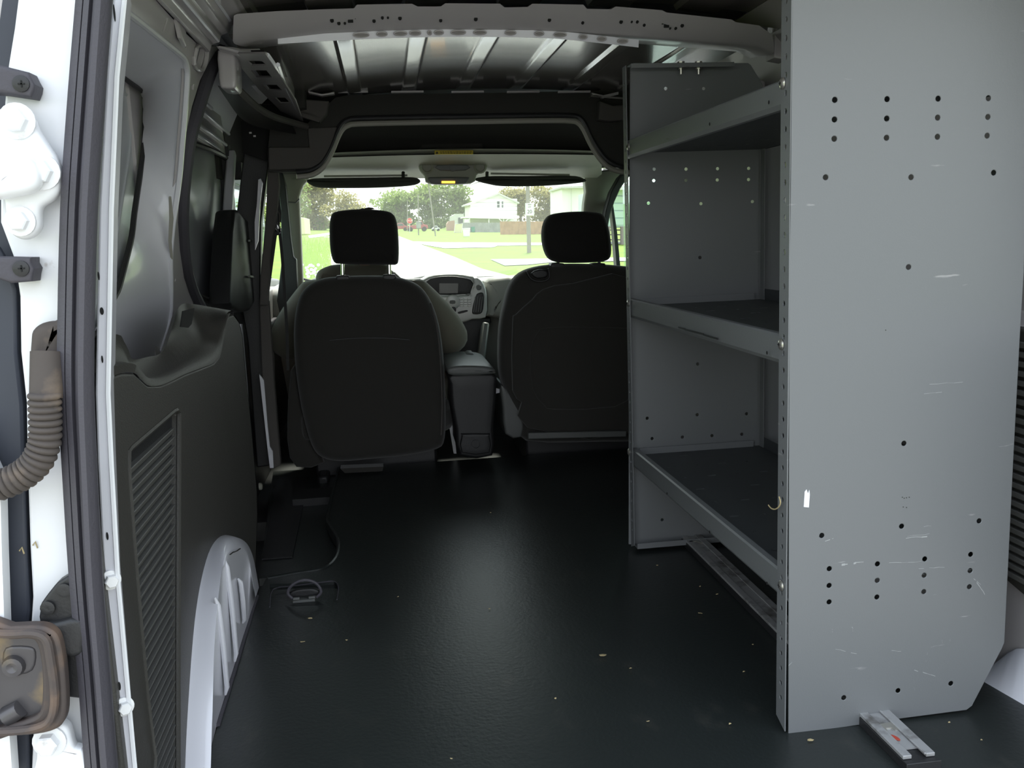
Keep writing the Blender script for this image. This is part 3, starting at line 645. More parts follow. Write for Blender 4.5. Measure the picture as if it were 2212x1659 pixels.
# cab door left: glass and inner panel
mb = MB(); mb.box((-.53, 3.95, .82), (.004, .85, .42)); struct('window_2', mb, M['sideglass'], 'green tinted driver door window', 'window', sm=False)
mb = MB(); mb.slab([V((-.50, y_, z_)) for y_, z_ in ((3.30, -.30), (4.55, -.30), (4.55, .64), (4.2, .66), (3.30, .63))], (-.05, 0, 0), .02)
cd = struct('door_2', mb, M['dash'], 'grey inner panel of the driver door', 'door')
mb = MB(); mb.box((-.545, 3.95, .62), (.03, 1.1, .06)); mb.box((-.53, 3.40, .85), (.04, .05, .6)); mb.box((-.50, 3.9, 1.06), (.05, 1.0, .06)); obj('window_frame', mb, M['black'], cd)
mb = MB(); mb.tube([at(627, 678, x=-.46), at(632, 672, x=-.46), at(632, 690, x=-.46), at(626, 700, x=-.46)], .006, 6); obj('handle', mb, M['black'], cd)
mb = MB(); mb.prism([at(a, b, y=3.45) for a, b in ((580, 650), (640, 650), (650, 720), (640, 1000), (600, 1000))], (0, .01, 0)) if False else mb.box((-.47, 3.9, .48), (.03, .7, .04)); obj('armrest', mb, M['black'], cd, bev=.01)
mb = MB(); mb.prism([V((-.495, y_, z_)) for y_, z_ in ((3.44, .02), (4.3, .02), (4.3, .36), (3.44, .36))], (.02, 0, 0)); obj('lower_card', mb, M['black'], cd)
mb = MB(); mb.slab([V((-.497, y_, z_)) for y_, z_ in ((3.44, .40), (4.40, .42), (4.40, .62), (3.44, .61))], (.018, 0, 0), .008); obj('upper_card', mb, M['doorcard'], cd)
# right cab door
mb = MB(); mb.box((1.14, 3.95, .82), (.004, .85, .42)); struct('window_3', mb, M['sideglass'], 'tinted passenger door window', 'window', sm=False)
mb = MB(); mb.slab([V((1.11, y_, z_)) for y_, z_ in ((3.2, -.30), (4.55, -.30), (4.55, .6), (3.2, .6))], (.05, 0, 0), .02); struct('door_3', mb, M['dash'], 'dark inner panel of the passenger door', 'door')
mb = MB(); mb.prism([V((1.06, y_, z_)) for y_, z_ in ((3.14, -.1), (3.42, -.1), (3.38, .6), (3.42, 1.06), (4.45, 1.06), (4.4, 1.2), (3.14, 1.30))], (.10, 0, 0)); struct('pillar_right', mb, M['black'], 'dark B pillar behind the passenger seat', 'pillar')
mb = MB(); mb.prism([V((-.535, y_, z_)) for y_, z_ in ((3.30, 1.03), (4.35, 1.05), (4.35, 1.30), (3.30, 1.37))], (-.10, 0, 0)); struct('trim_2', mb, M['feltdk'], 'roof side trim above the driver door', 'trim')

# ================================================================== dashboard
db = thing('dashboard', 'grey dashboard with silver centre stack below the windshield', 'dashboard', (CX, 4.1, .6))
mb = MB()
def drow(y, z, x0=-.50, x1=1.12, n=20, k=0): return [V((x0+(x1-x0)*i/n, y+k*((x0+(x1-x0)*i/n-CX)/.8)**2, z)) for i in range(n+1)]
mb.loft([drow(4.62, .57), drow(4.45, .60), drow(4.15, .622), drow(4.06, .615), drow(4.03, .58), drow(4.03, .50), drow(4.10, .46), drow(4.14, .30), drow(4.3, .1)], False)
obj('dash_pad', mb, M['dash_sunlit'], db, ang=50)
def dp(y, pts): return [at(a, b, y=y) for a, b in pts]
mb = MB(); mb.slab(smooth(dp(3.93, ((906, 612), (925, 597), (950, 592), (985, 591), (1015, 595), (1026, 602), (1023, 640), (1020, 646), (930, 646), (915, 630))), 2), (0, .15, 0), .012); obj('display_hood', mb, M['silver'], db)
mb = MB(); mb.slab(smooth(dp(3.925, ((915, 616), (930, 602), (955, 597), (985, 597), (1010, 602), (1021, 610), (1020, 634), (930, 636), (920, 626))), 2), (0, .01, 0), .004); obj('display_recess', mb, M['black'], db)
mb = MB(); mb.prism(dp(3.918, ((949, 612), (990, 612), (989, 633), (949, 634))), (0, .006, 0)); obj('screen', mb, M['screen'], db)
mb = MB(); mb.slab(smooth(dp(3.90, ((938, 640), (1020, 638), (1024, 600), (1040, 606), (1050, 625), (1052, 650), (1049, 686), (1020, 690), (990, 700), (960, 690), (945, 660))), 2), (0, .12, 0), .008); obj('stack_bezel', mb, M['silver'], db)
mb = MB(); mb.lathe(at(978, 653, y=3.895), -Y, [(.032, -.01), (.030, .006), (.024, .008), (.0001, .008)], 20); obj('dial_plate', mb, M['silver'], db)
mb = MB(); mb.slab(smooth(dp(3.886, ((972, 649), (983, 649), (983, 656), (972, 656))), 2), (0, .006, 0), .002); obj('dial_button', mb, M['dash'], db)
mb = MB(); mb.lathe(at(979, 669, y=3.885), -Y, [(.013, 0), (.012, .012), (.0001, .013)], 14); obj('knob', mb, M['black'], db)
for i in range(4):
    for j in range(3):
        mb = MB(); c = at(997+j*8.5, 645+i*5.2, y=3.893); mb.box(c, (.014, .006, .0085)); obj('key', mb, M['silver'], db, bev=.001)
mb = MB(); mb.slab(smooth(dp(3.89, ((990, 674), (1008, 670), (1010, 673), (992, 678))), 2), (0, .008, 0), .002); obj('button_strip', mb, M['black'], db)
mb = MB(); mb.slab(smooth(dp(3.893, ((1028, 640), (1032, 634), (1042, 632), (1046, 640), (1044, 668), (1038, 678), (1024, 679), (1020, 675), (1022, 660))), 2), (0, .02, 0), .004); vt = obj('vent', mb, M['black'], db)
for k in range(4):
    mb = MB(); a0 = 1026+k*5.0; mb.beam(at(a0+1, 641, y=3.885), at(a0-3, 674, y=3.885), .003, .006, Y); obj('vane', mb, M['dash'], vt)
mb = MB(); mb.slab(smooth(dp(3.89, ((1030, 616), (1039, 616), (1040, 625), (1032, 627), (1029, 622))), 2), (0, .01, 0), .003); obj('hazard_button', mb, M['dash'], db)
mb = MB(); mb.slab(smooth(dp(3.95, ((1056, 602), (1140, 604), (1140, 690), (1060, 685), (1050, 680), (1053, 650), (1050, 620))), 2), (0, .15, 0), .03); obj('passenger_fascia', mb, M['dash_sunlit'], db)
mb = MB(); mb.slab(smooth(dp(3.97, ((905, 690), (1060, 686), (1045, 720), (1035, 810), (1010, 830), (920, 830))), 2), (0, .1, 0), .02); obj('lower_stack', mb, M['black'], db)
mb = MB(); mb.beam(at(1048, 700, y=3.85), at(1036, 800, y=3.75), .03, .05, Y); obj('console_side_rail', mb, M['dash'], db, bev=.008)
mb = MB(); mb.slab(smooth([at(a, b, y=4.02) for a, b in ((663, 612), (690, 600), (720, 598), (830, 598), (865, 602), (880, 625), (860, 650), (680, 650))], 2), (0, .2, 0), .03); obj('instrument_hood', mb, M['dash'], db)
mb = MB(); mb.tube(smooth([at(655, 603, y=4.5), at(690, 608, y=4.55), at(800, 607, y=4.6), at(1000, 600, y=4.6), at(1120, 597, y=4.55)], 4, False), .006, 6); obj('glass_edge_line', mb, M['gasket'], db)
mb = MB(); mb.beam(at(880, 606, y=4.66), at(925, 597, y=4.7), .012, .012); mb.beam(at(880, 611, y=4.66), at(905, 603, y=4.7), .01, .01); tag(obj('wiper', mb, M['black']), 'black wiper arm lying at the base of the windshield', 'wiper')
mb = MB(); mb.slab([V((x_, y_, .52)) for x_, y_ in ((-.6, 4.55), (1.2, 4.55), (1.1, 5.25), (-.5, 5.25))], (0, 0, .04), .03); tag(obj('bonnet', mb, M['white']), 'white bonnet of the van ahead of the windshield', 'bonnet')
# steering wheel (mostly hidden by the driver)
sw = thing('steering_wheel', 'dark steering wheel held by the driver', 'steering wheel', (-.07, 3.86, .50))
cw = V((-.07, 3.88, .50)); ax1 = X; ax2 = V((0, .42, .9)).normalized()
mb = MB(); mb.tube(circ(cw, .18, ax1, ax2, 28), .013, 8, loop=True); obj('rim', mb, M['black'], sw)
mb = MB(); mb.lathe(cw, X.cross(ax2), [(.06, -.015), (.05, .02), (.0001, .025)], 16); 
for a in (0, math.pi, -math.pi/2): mb.beam(cw, cw+(ax1*math.cos(a)+ax2*math.sin(a))*.175, .03, .012, X.cross(ax2))
mb.tube([cw, cw+V((0, .25, -.08))], .03, 10); obj('hub', mb, M['black'], sw)

# ================================================================== seats
def lathe_pt(p, r): return p
def seat(name, lab, back, head, posts, yb, side):
    t = thing('front_seat', lab, 'seat', (at(back[0][0], 900, y=yb).x, 3.4, -.06))
    def lean(p, k=.14): return V((p.x, p.y - (p.z-.2)*k*0, p.z))
    mb = MB(); o_ = [p-Y*.055 for p in smooth([at(a, b, y=yb+.055) for a, b in back], 3)]
    mb.slab(o_, (0, .13, 0), .045, dome=.012, seg=5); obj('backrest', mb, M['fabric'], t, ang=70)
    mb = MB(); mb.slab([p-Y*.04 for p in smooth([at(a, b, y=yb+.05) for a, b in head], 3)], (0, .10, 0), .035, dome=.012, seg=5); obj('headrest', mb, M['headfab'], t, ang=70)
    for (a, b0, b1) in posts:
        mb = MB(); p0 = at(a, b0, y=yb+.05); p1 = at(a, b1, y=yb+.05); mb.tube([p0+Z*.02, p1-Z*.02], .0065, 10); obj('headrest_post', mb, M['chrome'], t)
        mb = MB(); mb.slab(smooth([at(a+dx_, b1+dy_, y=yb+.02) for dx_, dy_ in ((-13, -4), (13, -4), (12, 6), (-12, 6))], 2), (0, .06, 0), .004); obj('post_guide', mb, M['black'], t)
    cx = (min(p.x for p in o_)+max(p.x for p in o_))/2
    mb = MB(); mb.slab(smooth([V((cx+dx_, dy_, .10)) for dx_, dy_ in ((-.25, yb+.05), (.25, yb+.05), (.26, yb+.3), (.24, yb+.58), (0, yb+.60), (-.24, yb+.58), (-.26, yb+.3))], 3), (0, 0, .12), .04); obj('cushion', mb, M['fabric'], t)
    mb = MB(); mb.box((cx, yb+.3, .03), (.44, .42, .14)); mb.box((cx-.19, yb+.25, -.04), (.04, .5, .06)); mb.box((cx+.19, yb+.25, -.04), (.04, .5, .06)); obj('base', mb, M['black'], t, bev=.01)
    return t
YS = 3.24
d_back = ((690, 604), (730, 598), (800, 596), (852, 598), (893, 610), (918, 630), (938, 668), (951, 718), (959, 790), (962, 880), (960, 945), (944, 967), (880, 981), (800, 989), (735, 994), (695, 985), (674, 960), (656, 900), (645, 840), (637, 770), (636, 700), (645, 648), (662, 620))
ds = seat('driver', 'black driver seat on the left with tall squared headrest, person sitting in it', d_back,
     ((722, 459), (748, 454), (785, 452), (828, 455), (848, 462), (857, 480), (861, 520), (861, 560), (856, 571), (840, 572), (790, 572), (740, 570), (722, 566), (714, 540), (712, 500), (714, 472)), ((740, 570, 600), (841, 570, 598)), YS, 0)
mb = MB(); mb.tube(smooth([at(a, b, y=YS-.011) for a, b in ((712, 735), (760, 731), (830, 730), (885, 734))], 4, False), .0022, 6); obj('back_seam', mb, M['black'], ds)
mb = MB(); mb.tube(smooth([at(a, b, y=YS+.004) for a, b in ((930, 655), (944, 710), (952, 790), (955, 880), (953, 940))], 4, False), .003, 6); obj('side_piping', mb, M['felt'], ds)
mb = MB(); mb.prism([at(a, b, y=3.18) for a, b in ((735, 1012), (745, 1022), (826, 1018), (828, 1008))], (0, .05, 0)); obj('seat_frame_bar', mb, M['fabric'], ds)
mb = MB(); mb.slab(smooth([at(a, b, y=YS+.06) for a, b in ((628, 800), (650, 810), (680, 960), (700, 1000), (640, 1010), (620, 950))], 2), (0, .2, 0), .01); obj('side_shield', mb, M['fabric'], ds)
p_back = ((1122, 590), (1155, 577), (1200, 571), (1260, 570), (1330, 573), (1380, 582), (1412, 610), (1430, 700), (1440, 800), (1436, 900), (1420, 945), (1300, 952), (1135, 950), (1122, 905), (1090, 845), (1077, 795), (1078, 710), (1088, 655), (1100, 615))
ps = seat('passenger', 'empty black passenger seat on the right with rounded headrest and map panel', p_back,
     ((1182, 470), (1200, 461), (1245, 457), (1288, 459), (1304, 467), (1313, 490), (1319, 530), (1317, 555), (1305, 564), (1275, 567), (1225, 568), (1195, 564), (1180, 550), (1172, 520), (1173, 490)), ((1205, 565, 573), (1294, 565, 573)), YS, 1)
mb = MB(); mb.slab(smooth([at(a, b, y=YS-.022) for a, b in ((1150, 648), (1175, 625), (1240, 612), (1400, 612), (1400, 930), (1140, 925), (1128, 870), (1108, 845), (1108, 700), (1115, 680))], 2), (0, .03, 0), .008); obj('back_shell', mb, M['fabric'], ps)
mb = MB(); mb.slab(smooth([at(a, b, y=YS-.030) for a, b in ((1160, 720), (1180, 708), (1260, 706), (1350, 708), (1370, 720), (1368, 840), (1330, 880), (1200, 886), (1175, 876), (1150, 840), (1145, 760))], 2), (0, .03, 0), .012); obj('map_panel', mb, M['fabric'], ps)
mb = MB(); mb.tube(smooth([at(a, b, y=YS-.02) for a, b in ((1137, 586), (1145, 600), (1158, 607), (1178, 606), (1187, 597), (1184, 580))], 4, False), .003, 6); mb.slab(smooth([at(a, b, y=YS-.01) for a, b in ((1148, 590), (1165, 582), (1182, 585), (1182, 598), (1160, 602))], 2), (0, .02, 0), .005); obj('release_lever', mb, M['black'], ps)
mb = MB(); mb.beam(at(1140, 941, y=3.2), at(1352, 936, y=3.2), .02, .022); obj('lower_bar', mb, M['dash'], ps, bev=.003)
mb = MB(); mb.slab(smooth([at(a, b, y=3.26) for a, b in ((1082, 830), (1112, 862), (1132, 900), (1126, 945), (1092, 938), (1086, 880))], 2), (0, .25, 0), .01); obj('side_shield', mb, M['dash'], ps)
mb = MB(); mb.prism([at(a, b, y=3.3) for a, b in ((1068, 838), (1084, 842), (1080, 848), (1072, 850))], (0, .01, 0)); obj('pale_bracket', mb, M['white'], ps)
# centre console
cc = thing('centre_console', 'dark centre console with padded armrest lid between the seats', 'console', at(1025, 990, y=3.3))
mb = MB(); mb.slab(smooth([at(a, b, y=3.18) for a, b in ((975, 808), (1064, 806), (1073, 830), (1070, 880), (1066, 930), (1064, 985), (994, 985), (985, 930), (976, 880), (972, 830))], 2), (0, .4, 0), .012, both=False); obj('body', mb, M['black'], cc)
mb = MB(); mb.slab(smooth([at(a, b, y=3.14) for a, b in ((966, 800), (975, 793), (1000, 790), (1045, 791), (1064, 796), (1071, 803), (1060, 809), (980, 812))], 3), (0, .42, 0), .010); obj('armrest_lid', mb, M['dash'], cc)
mb = MB(); mb.slab(smooth([at(a, b, y=3.165) for a, b in ((998, 942), (1000, 938), (1054, 938), (1057, 942), (1057, 978), (998, 978))], 2), (0, .02, 0), .004); mb.lathe(at(1028, 960, y=3.165), -Y, [(.017, -.005), (.017, .004), (.013, .004), (.012, -.003), (.0001, -.003)], 18); obj('power_socket_panel', mb, M['black'], cc)
mb = MB(); mb.slab(smooth([at(a, b, y=3.45) for a, b in ((1005, 768), (1022, 763), (1026, 775), (1025, 800), (1005, 800))], 2), (0, .1, 0), .01); obj('front_cover', mb, M['dash'], cc)
mb = MB(); mb.tube([V((.18, 3.5, .3)), V((.185, 3.47, .46)), V((.185, 3.47, .50))], [.012, .012, .022], 10); tag(obj('gear_lever', mb, M['black']), 'black gear lever hidden ahead of the armrest', 'lever') if False else None
# bright slivers beside console (light on carpet edges, modelled as a pale strip)
mb = MB(); mb.prism([at(a, b, y=3.35) for a, b in ((960, 872), (970, 884), (974, 905), (982, 940), (986, 980), (980, 980), (972, 930), (963, 895))], (0, .02, 0)); tag(obj('carpet_light_sliver', mb, M['railmetal']), 'pale strip imitating light on the carpet edge between driver seat and console', 'light sliver')
# seat belt
sb = thing('seat_belt', 'black seat belt hanging from its guide beside the driver', 'seat belt', at(598, 490, y=3.25))
def strap(px_, y_, w_, nm='webbing'):
    mb = MB(); P_ = [at(a, b, y=y_) for a, b in px_]; P_ = smooth(P_, 3, False)
    mb.loft([[p-X*w_/2 for p in P_], [p+X*w_/2 for p in P_], [p+X*w_/2+Y*.002 for p in P_], [p-X*w_/2+Y*.002 for p in P_]], False, loop=True); return obj(nm, mb, M['belt'], sb)
strap(((604, 500), (610, 560), (615, 640), (620, 720), (622, 800)), 3.2, .010)
strap(((598, 392), (601, 440), (604, 460), (603, 480)), 3.2, .012)
strap(((594, 500), (586, 560), (574, 650)), 3.18, .016)
mb = MB(); mb.tube(smooth([at(a, b, y=3.19) for a, b in ((592, 485), (598, 485), (606, 496), (604, 503), (597, 498))], 3), .0035, 8, loop=True); mb.slab([at(a, b, y=3.185) for a, b in ((594, 486), (600, 486), (602, 494), (595, 493))], (0, .006, 0), .001); obj('guide_loop', mb, M['chrome'], sb)
mb = MB(); mb.slab(smooth([at(a, b, y=3.2) for a, b in ((588, 455), (600, 455), (604, 500), (600, 508), (586, 506), (585, 470))], 2), (0, .02, 0), .004); obj('height_adjuster', mb, M['black'], sb)
mb = MB(); mb.tube(smooth([at(a, b, y=3.19) for a, b in ((588, 440), (597, 452), (604, 465), (603, 484))], 3, False), .0022, 6); obj('bright_edge', mb, M['felt'], sb)

# ================================================================== driver
def skin(name, verts, edges, rad, m, parent=None, sub=2, root=0):
    me = bpy.data.meshes.new(name); me.from_pydata([tuple(v) for v in verts], edges, []); o = bpy.data.objects.new(name, me); COL.objects.link(o)
    me.materials.append(m); WM[o.name] = Matrix()
    if parent: o.parent = parent; o.matrix_parent_inverse = WM[parent.name].inverted()
    sm_ = o.modifiers.new('skin', 'SKIN'); sm_.use_smooth_shade = True
    for i, r_ in enumerate(rad):
        sv = me.skin_vertices[0].data[i]; sv.radius = (r_ if isinstance(r_, tuple) else (r_, r_)); sv.use_root = (i == root)
    s2 = o.modifiers.new('sub', 'SUBSURF'); s2.levels = sub; s2.render_levels = sub
    return o
hx = at(787, 520, y=3.5).x
man = thing('person', 'person in an olive canvas jacket and brown cap sitting in the driver seat', 'person', (hx, 3.55, .2))
cs = at(770, 590, y=3.5)
zs = at(787, 640, y=3.5).z
R_el = at(985, 745, y=3.55); L_el = at(612, 755, y=3.55)
R_sh = at(905, 650, y=3.50); L_sh = at(672, 652, y=3.50)
verts = [V((hx, 3.62, .24)), V((hx, 3.55, .40)), V((hx, 3.52, zs-.10)), V((hx, 3.53, zs+.03)), V((hx, 3.54, zs+.12)), V((hx, 3.56, zs+.20)), V((hx, 3.57, zs+.27)),
         L_sh, L_el, V((-.22, 3.80, .50)), R_sh, R_el, V((.09, 3.80, .50)),
         V((hx-.10, 3.68, .24)), V((hx-.14, 4.05, .26)), V((hx-.13, 4.15, -.02)), V((hx+.10, 3.68, .24)), V((hx+.15, 4.05, .26)), V((hx+.13, 4.15, -.02))]
eds = [(0, 1), (1, 2), (2, 3), (3, 4), (4, 5), (5, 6), (2, 7), (7, 8), (8, 9), (2, 10), (10, 11), (11, 12), (0, 13), (13, 14), (14, 15), (0, 16), (16, 17), (17, 18)]
rad = [(.15, .12), (.15, .11), (.17, .11), (.07, .065), (.065, .06), (.085, .09), (.075, .085), .075, .055, .038, .075, .055, .038, .085, .07, .05, .085, .07, .05]
body = skin('body', verts, eds, rad, M['skin'], man)
jv = [V((hx, 3.60, .26)), V((hx, 3.55, .42)), V((hx, 3.51, zs-.10)), V((hx, 3.525, zs+.0)), L_sh, (L_sh+L_el)/2+V((-.012, 0, 0)), L_el, V((-.235, 3.76, .50)), R_sh, (R_sh+R_el)/2+V((.012, 0, 0)), R_el, V((.11, 3.76, .50))]
skin('jacket', jv, [(0, 1), (1, 2), (2, 3), (2, 4), (4, 5), (5, 6), (6, 7), (2, 8), (8, 9), (9, 10), (10, 11)], [(.19, .14), (.19, .13), (.21, .12), (.10, .09), .092, .085, .075, .055, .092, .085, .075, .055], M['jacket'], man)
mb = MB(); cl = smooth([at(a, b, y=3.46) for a, b in ((686, 612), (681, 598), (687, 586), (702, 578), (725, 573), (790, 570), (836, 573), (845, 585), (862, 598), (866, 612), (800, 620), (730, 620))], 3)
mb.slab(cl, (0, .16, 0), .04, dome=.01); obj('jacket_collar', mb, M['jacket'], man, ang=80)
hz = at(800, 451, y=3.56).z - .125
mb = MB(); rings = []
hc = V((hx, 3.56, hz-.01))
for i in range(9):
    a = -math.pi/2 + math.pi*i/8; rings.append([hc + V((.078*math.cos(a)*math.cos(b), .098*math.cos(a)*math.sin(b)-(.01 if i < 3 else 0), .125*math.sin(a))) for b in [2*math.pi*k/16 for k in range(16)]])
mb.loft(rings, True); 
mb.slab(smooth([hc+V((dx_, .095, dz_)) for dx_, dz_ in ((-.012, -.035), (.012, -.035), (.008, .02), (-.008, .02))], 2), (0, .022, 0), .006)
for s_ in (-1, 1): mb.slab(smooth([hc+V((s_*.078, dy_, dz_)) for dy_, dz_ in ((-.015, -.03), (.012, -.03), (.02, .02), (-.015, .028))], 2), (s_*.012, 0, 0), .004)
obj('head', mb, M['skin'], man, sub=1, ang=90)
mb = MB(); mb.slab(smooth([hc+V((dx_, .098, -.062)) for dx_ in (-.025, 0, .025)] + [hc+V((dx_, .098, -.072)) for dx_ in (.02, 0, -.02)], 2), (0, .004, 0), .001); obj('mouth', mb, M['red'], man)
for s_ in (-1, 1):
    mb = MB(); mb.lathe(hc+V((s_*.03, .086, .01)), Y, [(.010, 0), (.007, .008), (.0001, .010)], 10); obj('eye', mb, M['signwhite'], man)
mb = MB(); rr = []
for i in range(6):
    a = .05 + (math.pi/2-.05)*i/5; rr.append([hc + V((0, -.004, .01)) + V((.085*math.cos(a)*math.cos(b), .106*math.cos(a)*math.sin(b), .128*math.sin(a))) for b in [2*math.pi*k/20 for k in range(20)]])
mb.loft([[p-Z*.05*(1 if p.y < hc.y+.03 else .3) for p in rr[0]]]+rr, True, True); obj('hair', mb, M['hair'], man, ang=80)
capz = at(800, 449, y=3.56).z
mb = MB(); rr = []
for i in range(6):
    a = (math.pi/2)*i/5; rr.append([hc + V((0, -.004, .03)) + V((.09*math.cos(a)*math.cos(b), .112*math.cos(a)*math.sin(b), (capz-hc.z-.035)*math.sin(a))) for b in [2*math.pi*k/20 for k in range(20)]])
mb.loft(rr, True, True); mb.lathe(V((at(797, 452, y=3.55).x, 3.55, capz-.006)), Z, [(.022, 0), (.014, .006), (.0001, .008)], 10)
mb.slab(smooth([hc+V((dx_, dy_, .035)) for dx_, dy_ in ((-.08, .07), (-.06, .16), (0, .18), (.06, .16), (.08, .07), (0, .09))], 2), (0, 0, .006), .002)
obj('cap', mb, M['cap'], man, ang=80)
for s_, wr_ in ((-1, verts[9]), (1, verts[12])):
    pal = wr_ + V((0, .055, .015)); vs = [wr_, pal]; es = [(0, 1)]; ra = [.026, (.036, .018)]
    for k, (off, ln) in enumerate(((-.03, .07), (-.01, .08), (.01, .078), (.03, .062))):
        b0 = pal + V((off, .02, .005)); b = len(vs); vs += [b0, b0+V((0, ln*.4, .012)), b0+V((0, ln*.6, -.014)), b0+V((0, ln*.45, -.034))]; es += [(1, b), (b, b+1), (b+1, b+2), (b+2, b+3)]; ra += [.010, .009, .0085, .007]
    b = len(vs); t0 = pal + V((-s_*.035, -.01, -.0)); vs += [t0, t0+V((-s_*.02, .025, -.006)), t0+V((-s_*.022, .045, -.022))]; es += [(1, b), (b, b+1), (b+1, b+2)]; ra += [.012, .010, .008]
    skin('hand', vs, es, ra, M['skin'], man, 1)

# ================================================================== SHELVING
sh = thing('shelving_unit', 'grey perforated steel shelving unit with three shelves along the right wall', 'shelving', (.77, 1.77, 0))
YN, YF, SX = 1.309, 2.223, .585
def flange_holes(y0, z0, z1, dz=.0254):
    out = []; z_ = z0
    while z_ < z1: out.append(circ((SX, y0, z_), .0035, Y, Z, 8)); z_ += dz
    return out
def panel(yp, outline, holes, th, hr, name, lab):
    mb = MB(); mb.holed([at(a, b, y=yp) for a, b in outline], [circ(at(a, b, y=yp), hr, X, Z, 10) for a, b in holes], (0, th, 0))
    return obj(name, mb, M['steel'], sh, bev=.0012, label=lab)
near_out = [(1703, 1588), (1706, 400), (1712, -120), (2225, -120), (2218, 300), (2212, 590), (2205, 700), (2189, 1000), (2170, 1388), (2164, 1402), (2100, 1525), (2088, 1534), (1950, 1552), (1830, 1570)]
near_h = [(1803.6, 215.6), (1916.7, 214), (2027, 213), (2135.7, 212), (1803, 258), (1916, 256), (2026, 254), (2134.6, 252.5), (1802.5, 299.6), (1915.5, 297.6), (2025.5, 295.4), (2133, 293), (1783.8, 383), (1968.5, 382.8), (2147, 373),
          (1963, 577), (1953, 958), (1948, 1137), (1775.5, 1157), (2115.5, 1125.5), (1791.8, 1228.8), (1895.8, 1218.4), (1998, 1207.7), (2097.2, 1197.8), (1791.4, 1265), (1895.4, 1254), (1996.7, 1243), (2096, 1233), (1791.4, 1300.6), (1894.6, 1290), (1995.9, 1278.4), (2094.4, 1267.7), (1823, 1507.5), (1940.3, 1492), (2054.3, 1476.6)]
npn = panel(YN, near_out, near_h, .0018, .0042, 'end_panel', 'near scratched end panel with rows of round holes')
far_out = [(1358, 1176), (1359, 600), (1361, 140), (1369, 136), (1616, 136), (1622, 140), (1648, 183), (1652, 260), (1690, 262), (1690, 1100), (1670, 1140), (1640, 1168), (1500, 1172)]
def z4(a, b, oy): return (1340+a/3.3175, oy+b/3.3175)
far_h = [z4(a, b, 100) for a, b in ((243, 880), (471, 880), (697, 877), (920, 875), (240, 962), (469, 960), (695, 958), (919, 955), (202, 1124), (578, 1128), (947, 1113), (325, 303), (597, 303), (571, 1514))] + \
        [z4(a, b, 600) for a, b in ((555, 618), (193, 1007), (552, 982), (905, 975), (228, 1153), (445, 1143), (657, 1132), (871, 1122), (228, 1227), (445, 1217), (657, 1207), (871, 1195))] + [z4(300, 574, 950)]
panel(YF, far_out, far_h, .0018, .004, 'end_panel', 'far end panel with rows of holes')
# front flanges (perforated uprights)
for y0, y1, zt, lab in ((YN, YN+.033, 1.215, 'near perforated front upright'), (YF, YF-.030, 1.185, 'far perforated front upright')):
    ym = (y0+y1)/2; zb = .004
    xa = .590 if y1 > y0 else .583
    hs = []
    z_ = zb+.05
    while z_ < zt-.02: hs.append(circ((xa, ym, z_), .0046, Y, Z, 8)); z_ += .0254
    mb = MB(); mb.holed([V((xa, y0, zb)), V((xa, y1, zb+.012)), V((xa, y1, zt)), V((xa, y0, zt))], hs, (.0018, 0, 0)); obj('front_upright', mb, M['steel'], sh, label=lab)
    mb = MB(); mb.box((.925, ym+(.003 if y1 > y0 else -.003), .62), (.0018, .024, 1.0)); obj('rear_upright', mb, M['steel'], sh)
# bottom flanges
mb = MB(); mb.box((.745, YF-.018, .010), (.31, .036, .002)); mb.box((.745, YF-.036, .016), (.31, .002, .014)); obj('bottom_flange', mb, M['steel'], sh)
mb = MB(); mb.box((.72, YF-.018, 1.187), (.25, .036, .002)); mb.box((.72, YF-.036, 1.183), (.25, .002, .010)); obj('top_flange', mb, M['lip'], sh)
for px in (1471, 1509):
    mb = MB(); c = at(px, 136, y=YF-.02); mb.lathe(c-Z*.014, Z, [(.0035, -.012), (.0035, 0), (.008, 0), (.008, .006), (.006, .008), (.006, .014), (.009, .014), (.009, .017), (.0001, .017)], 8); obj('mounting_bolt', mb, M['zinc'], sh)
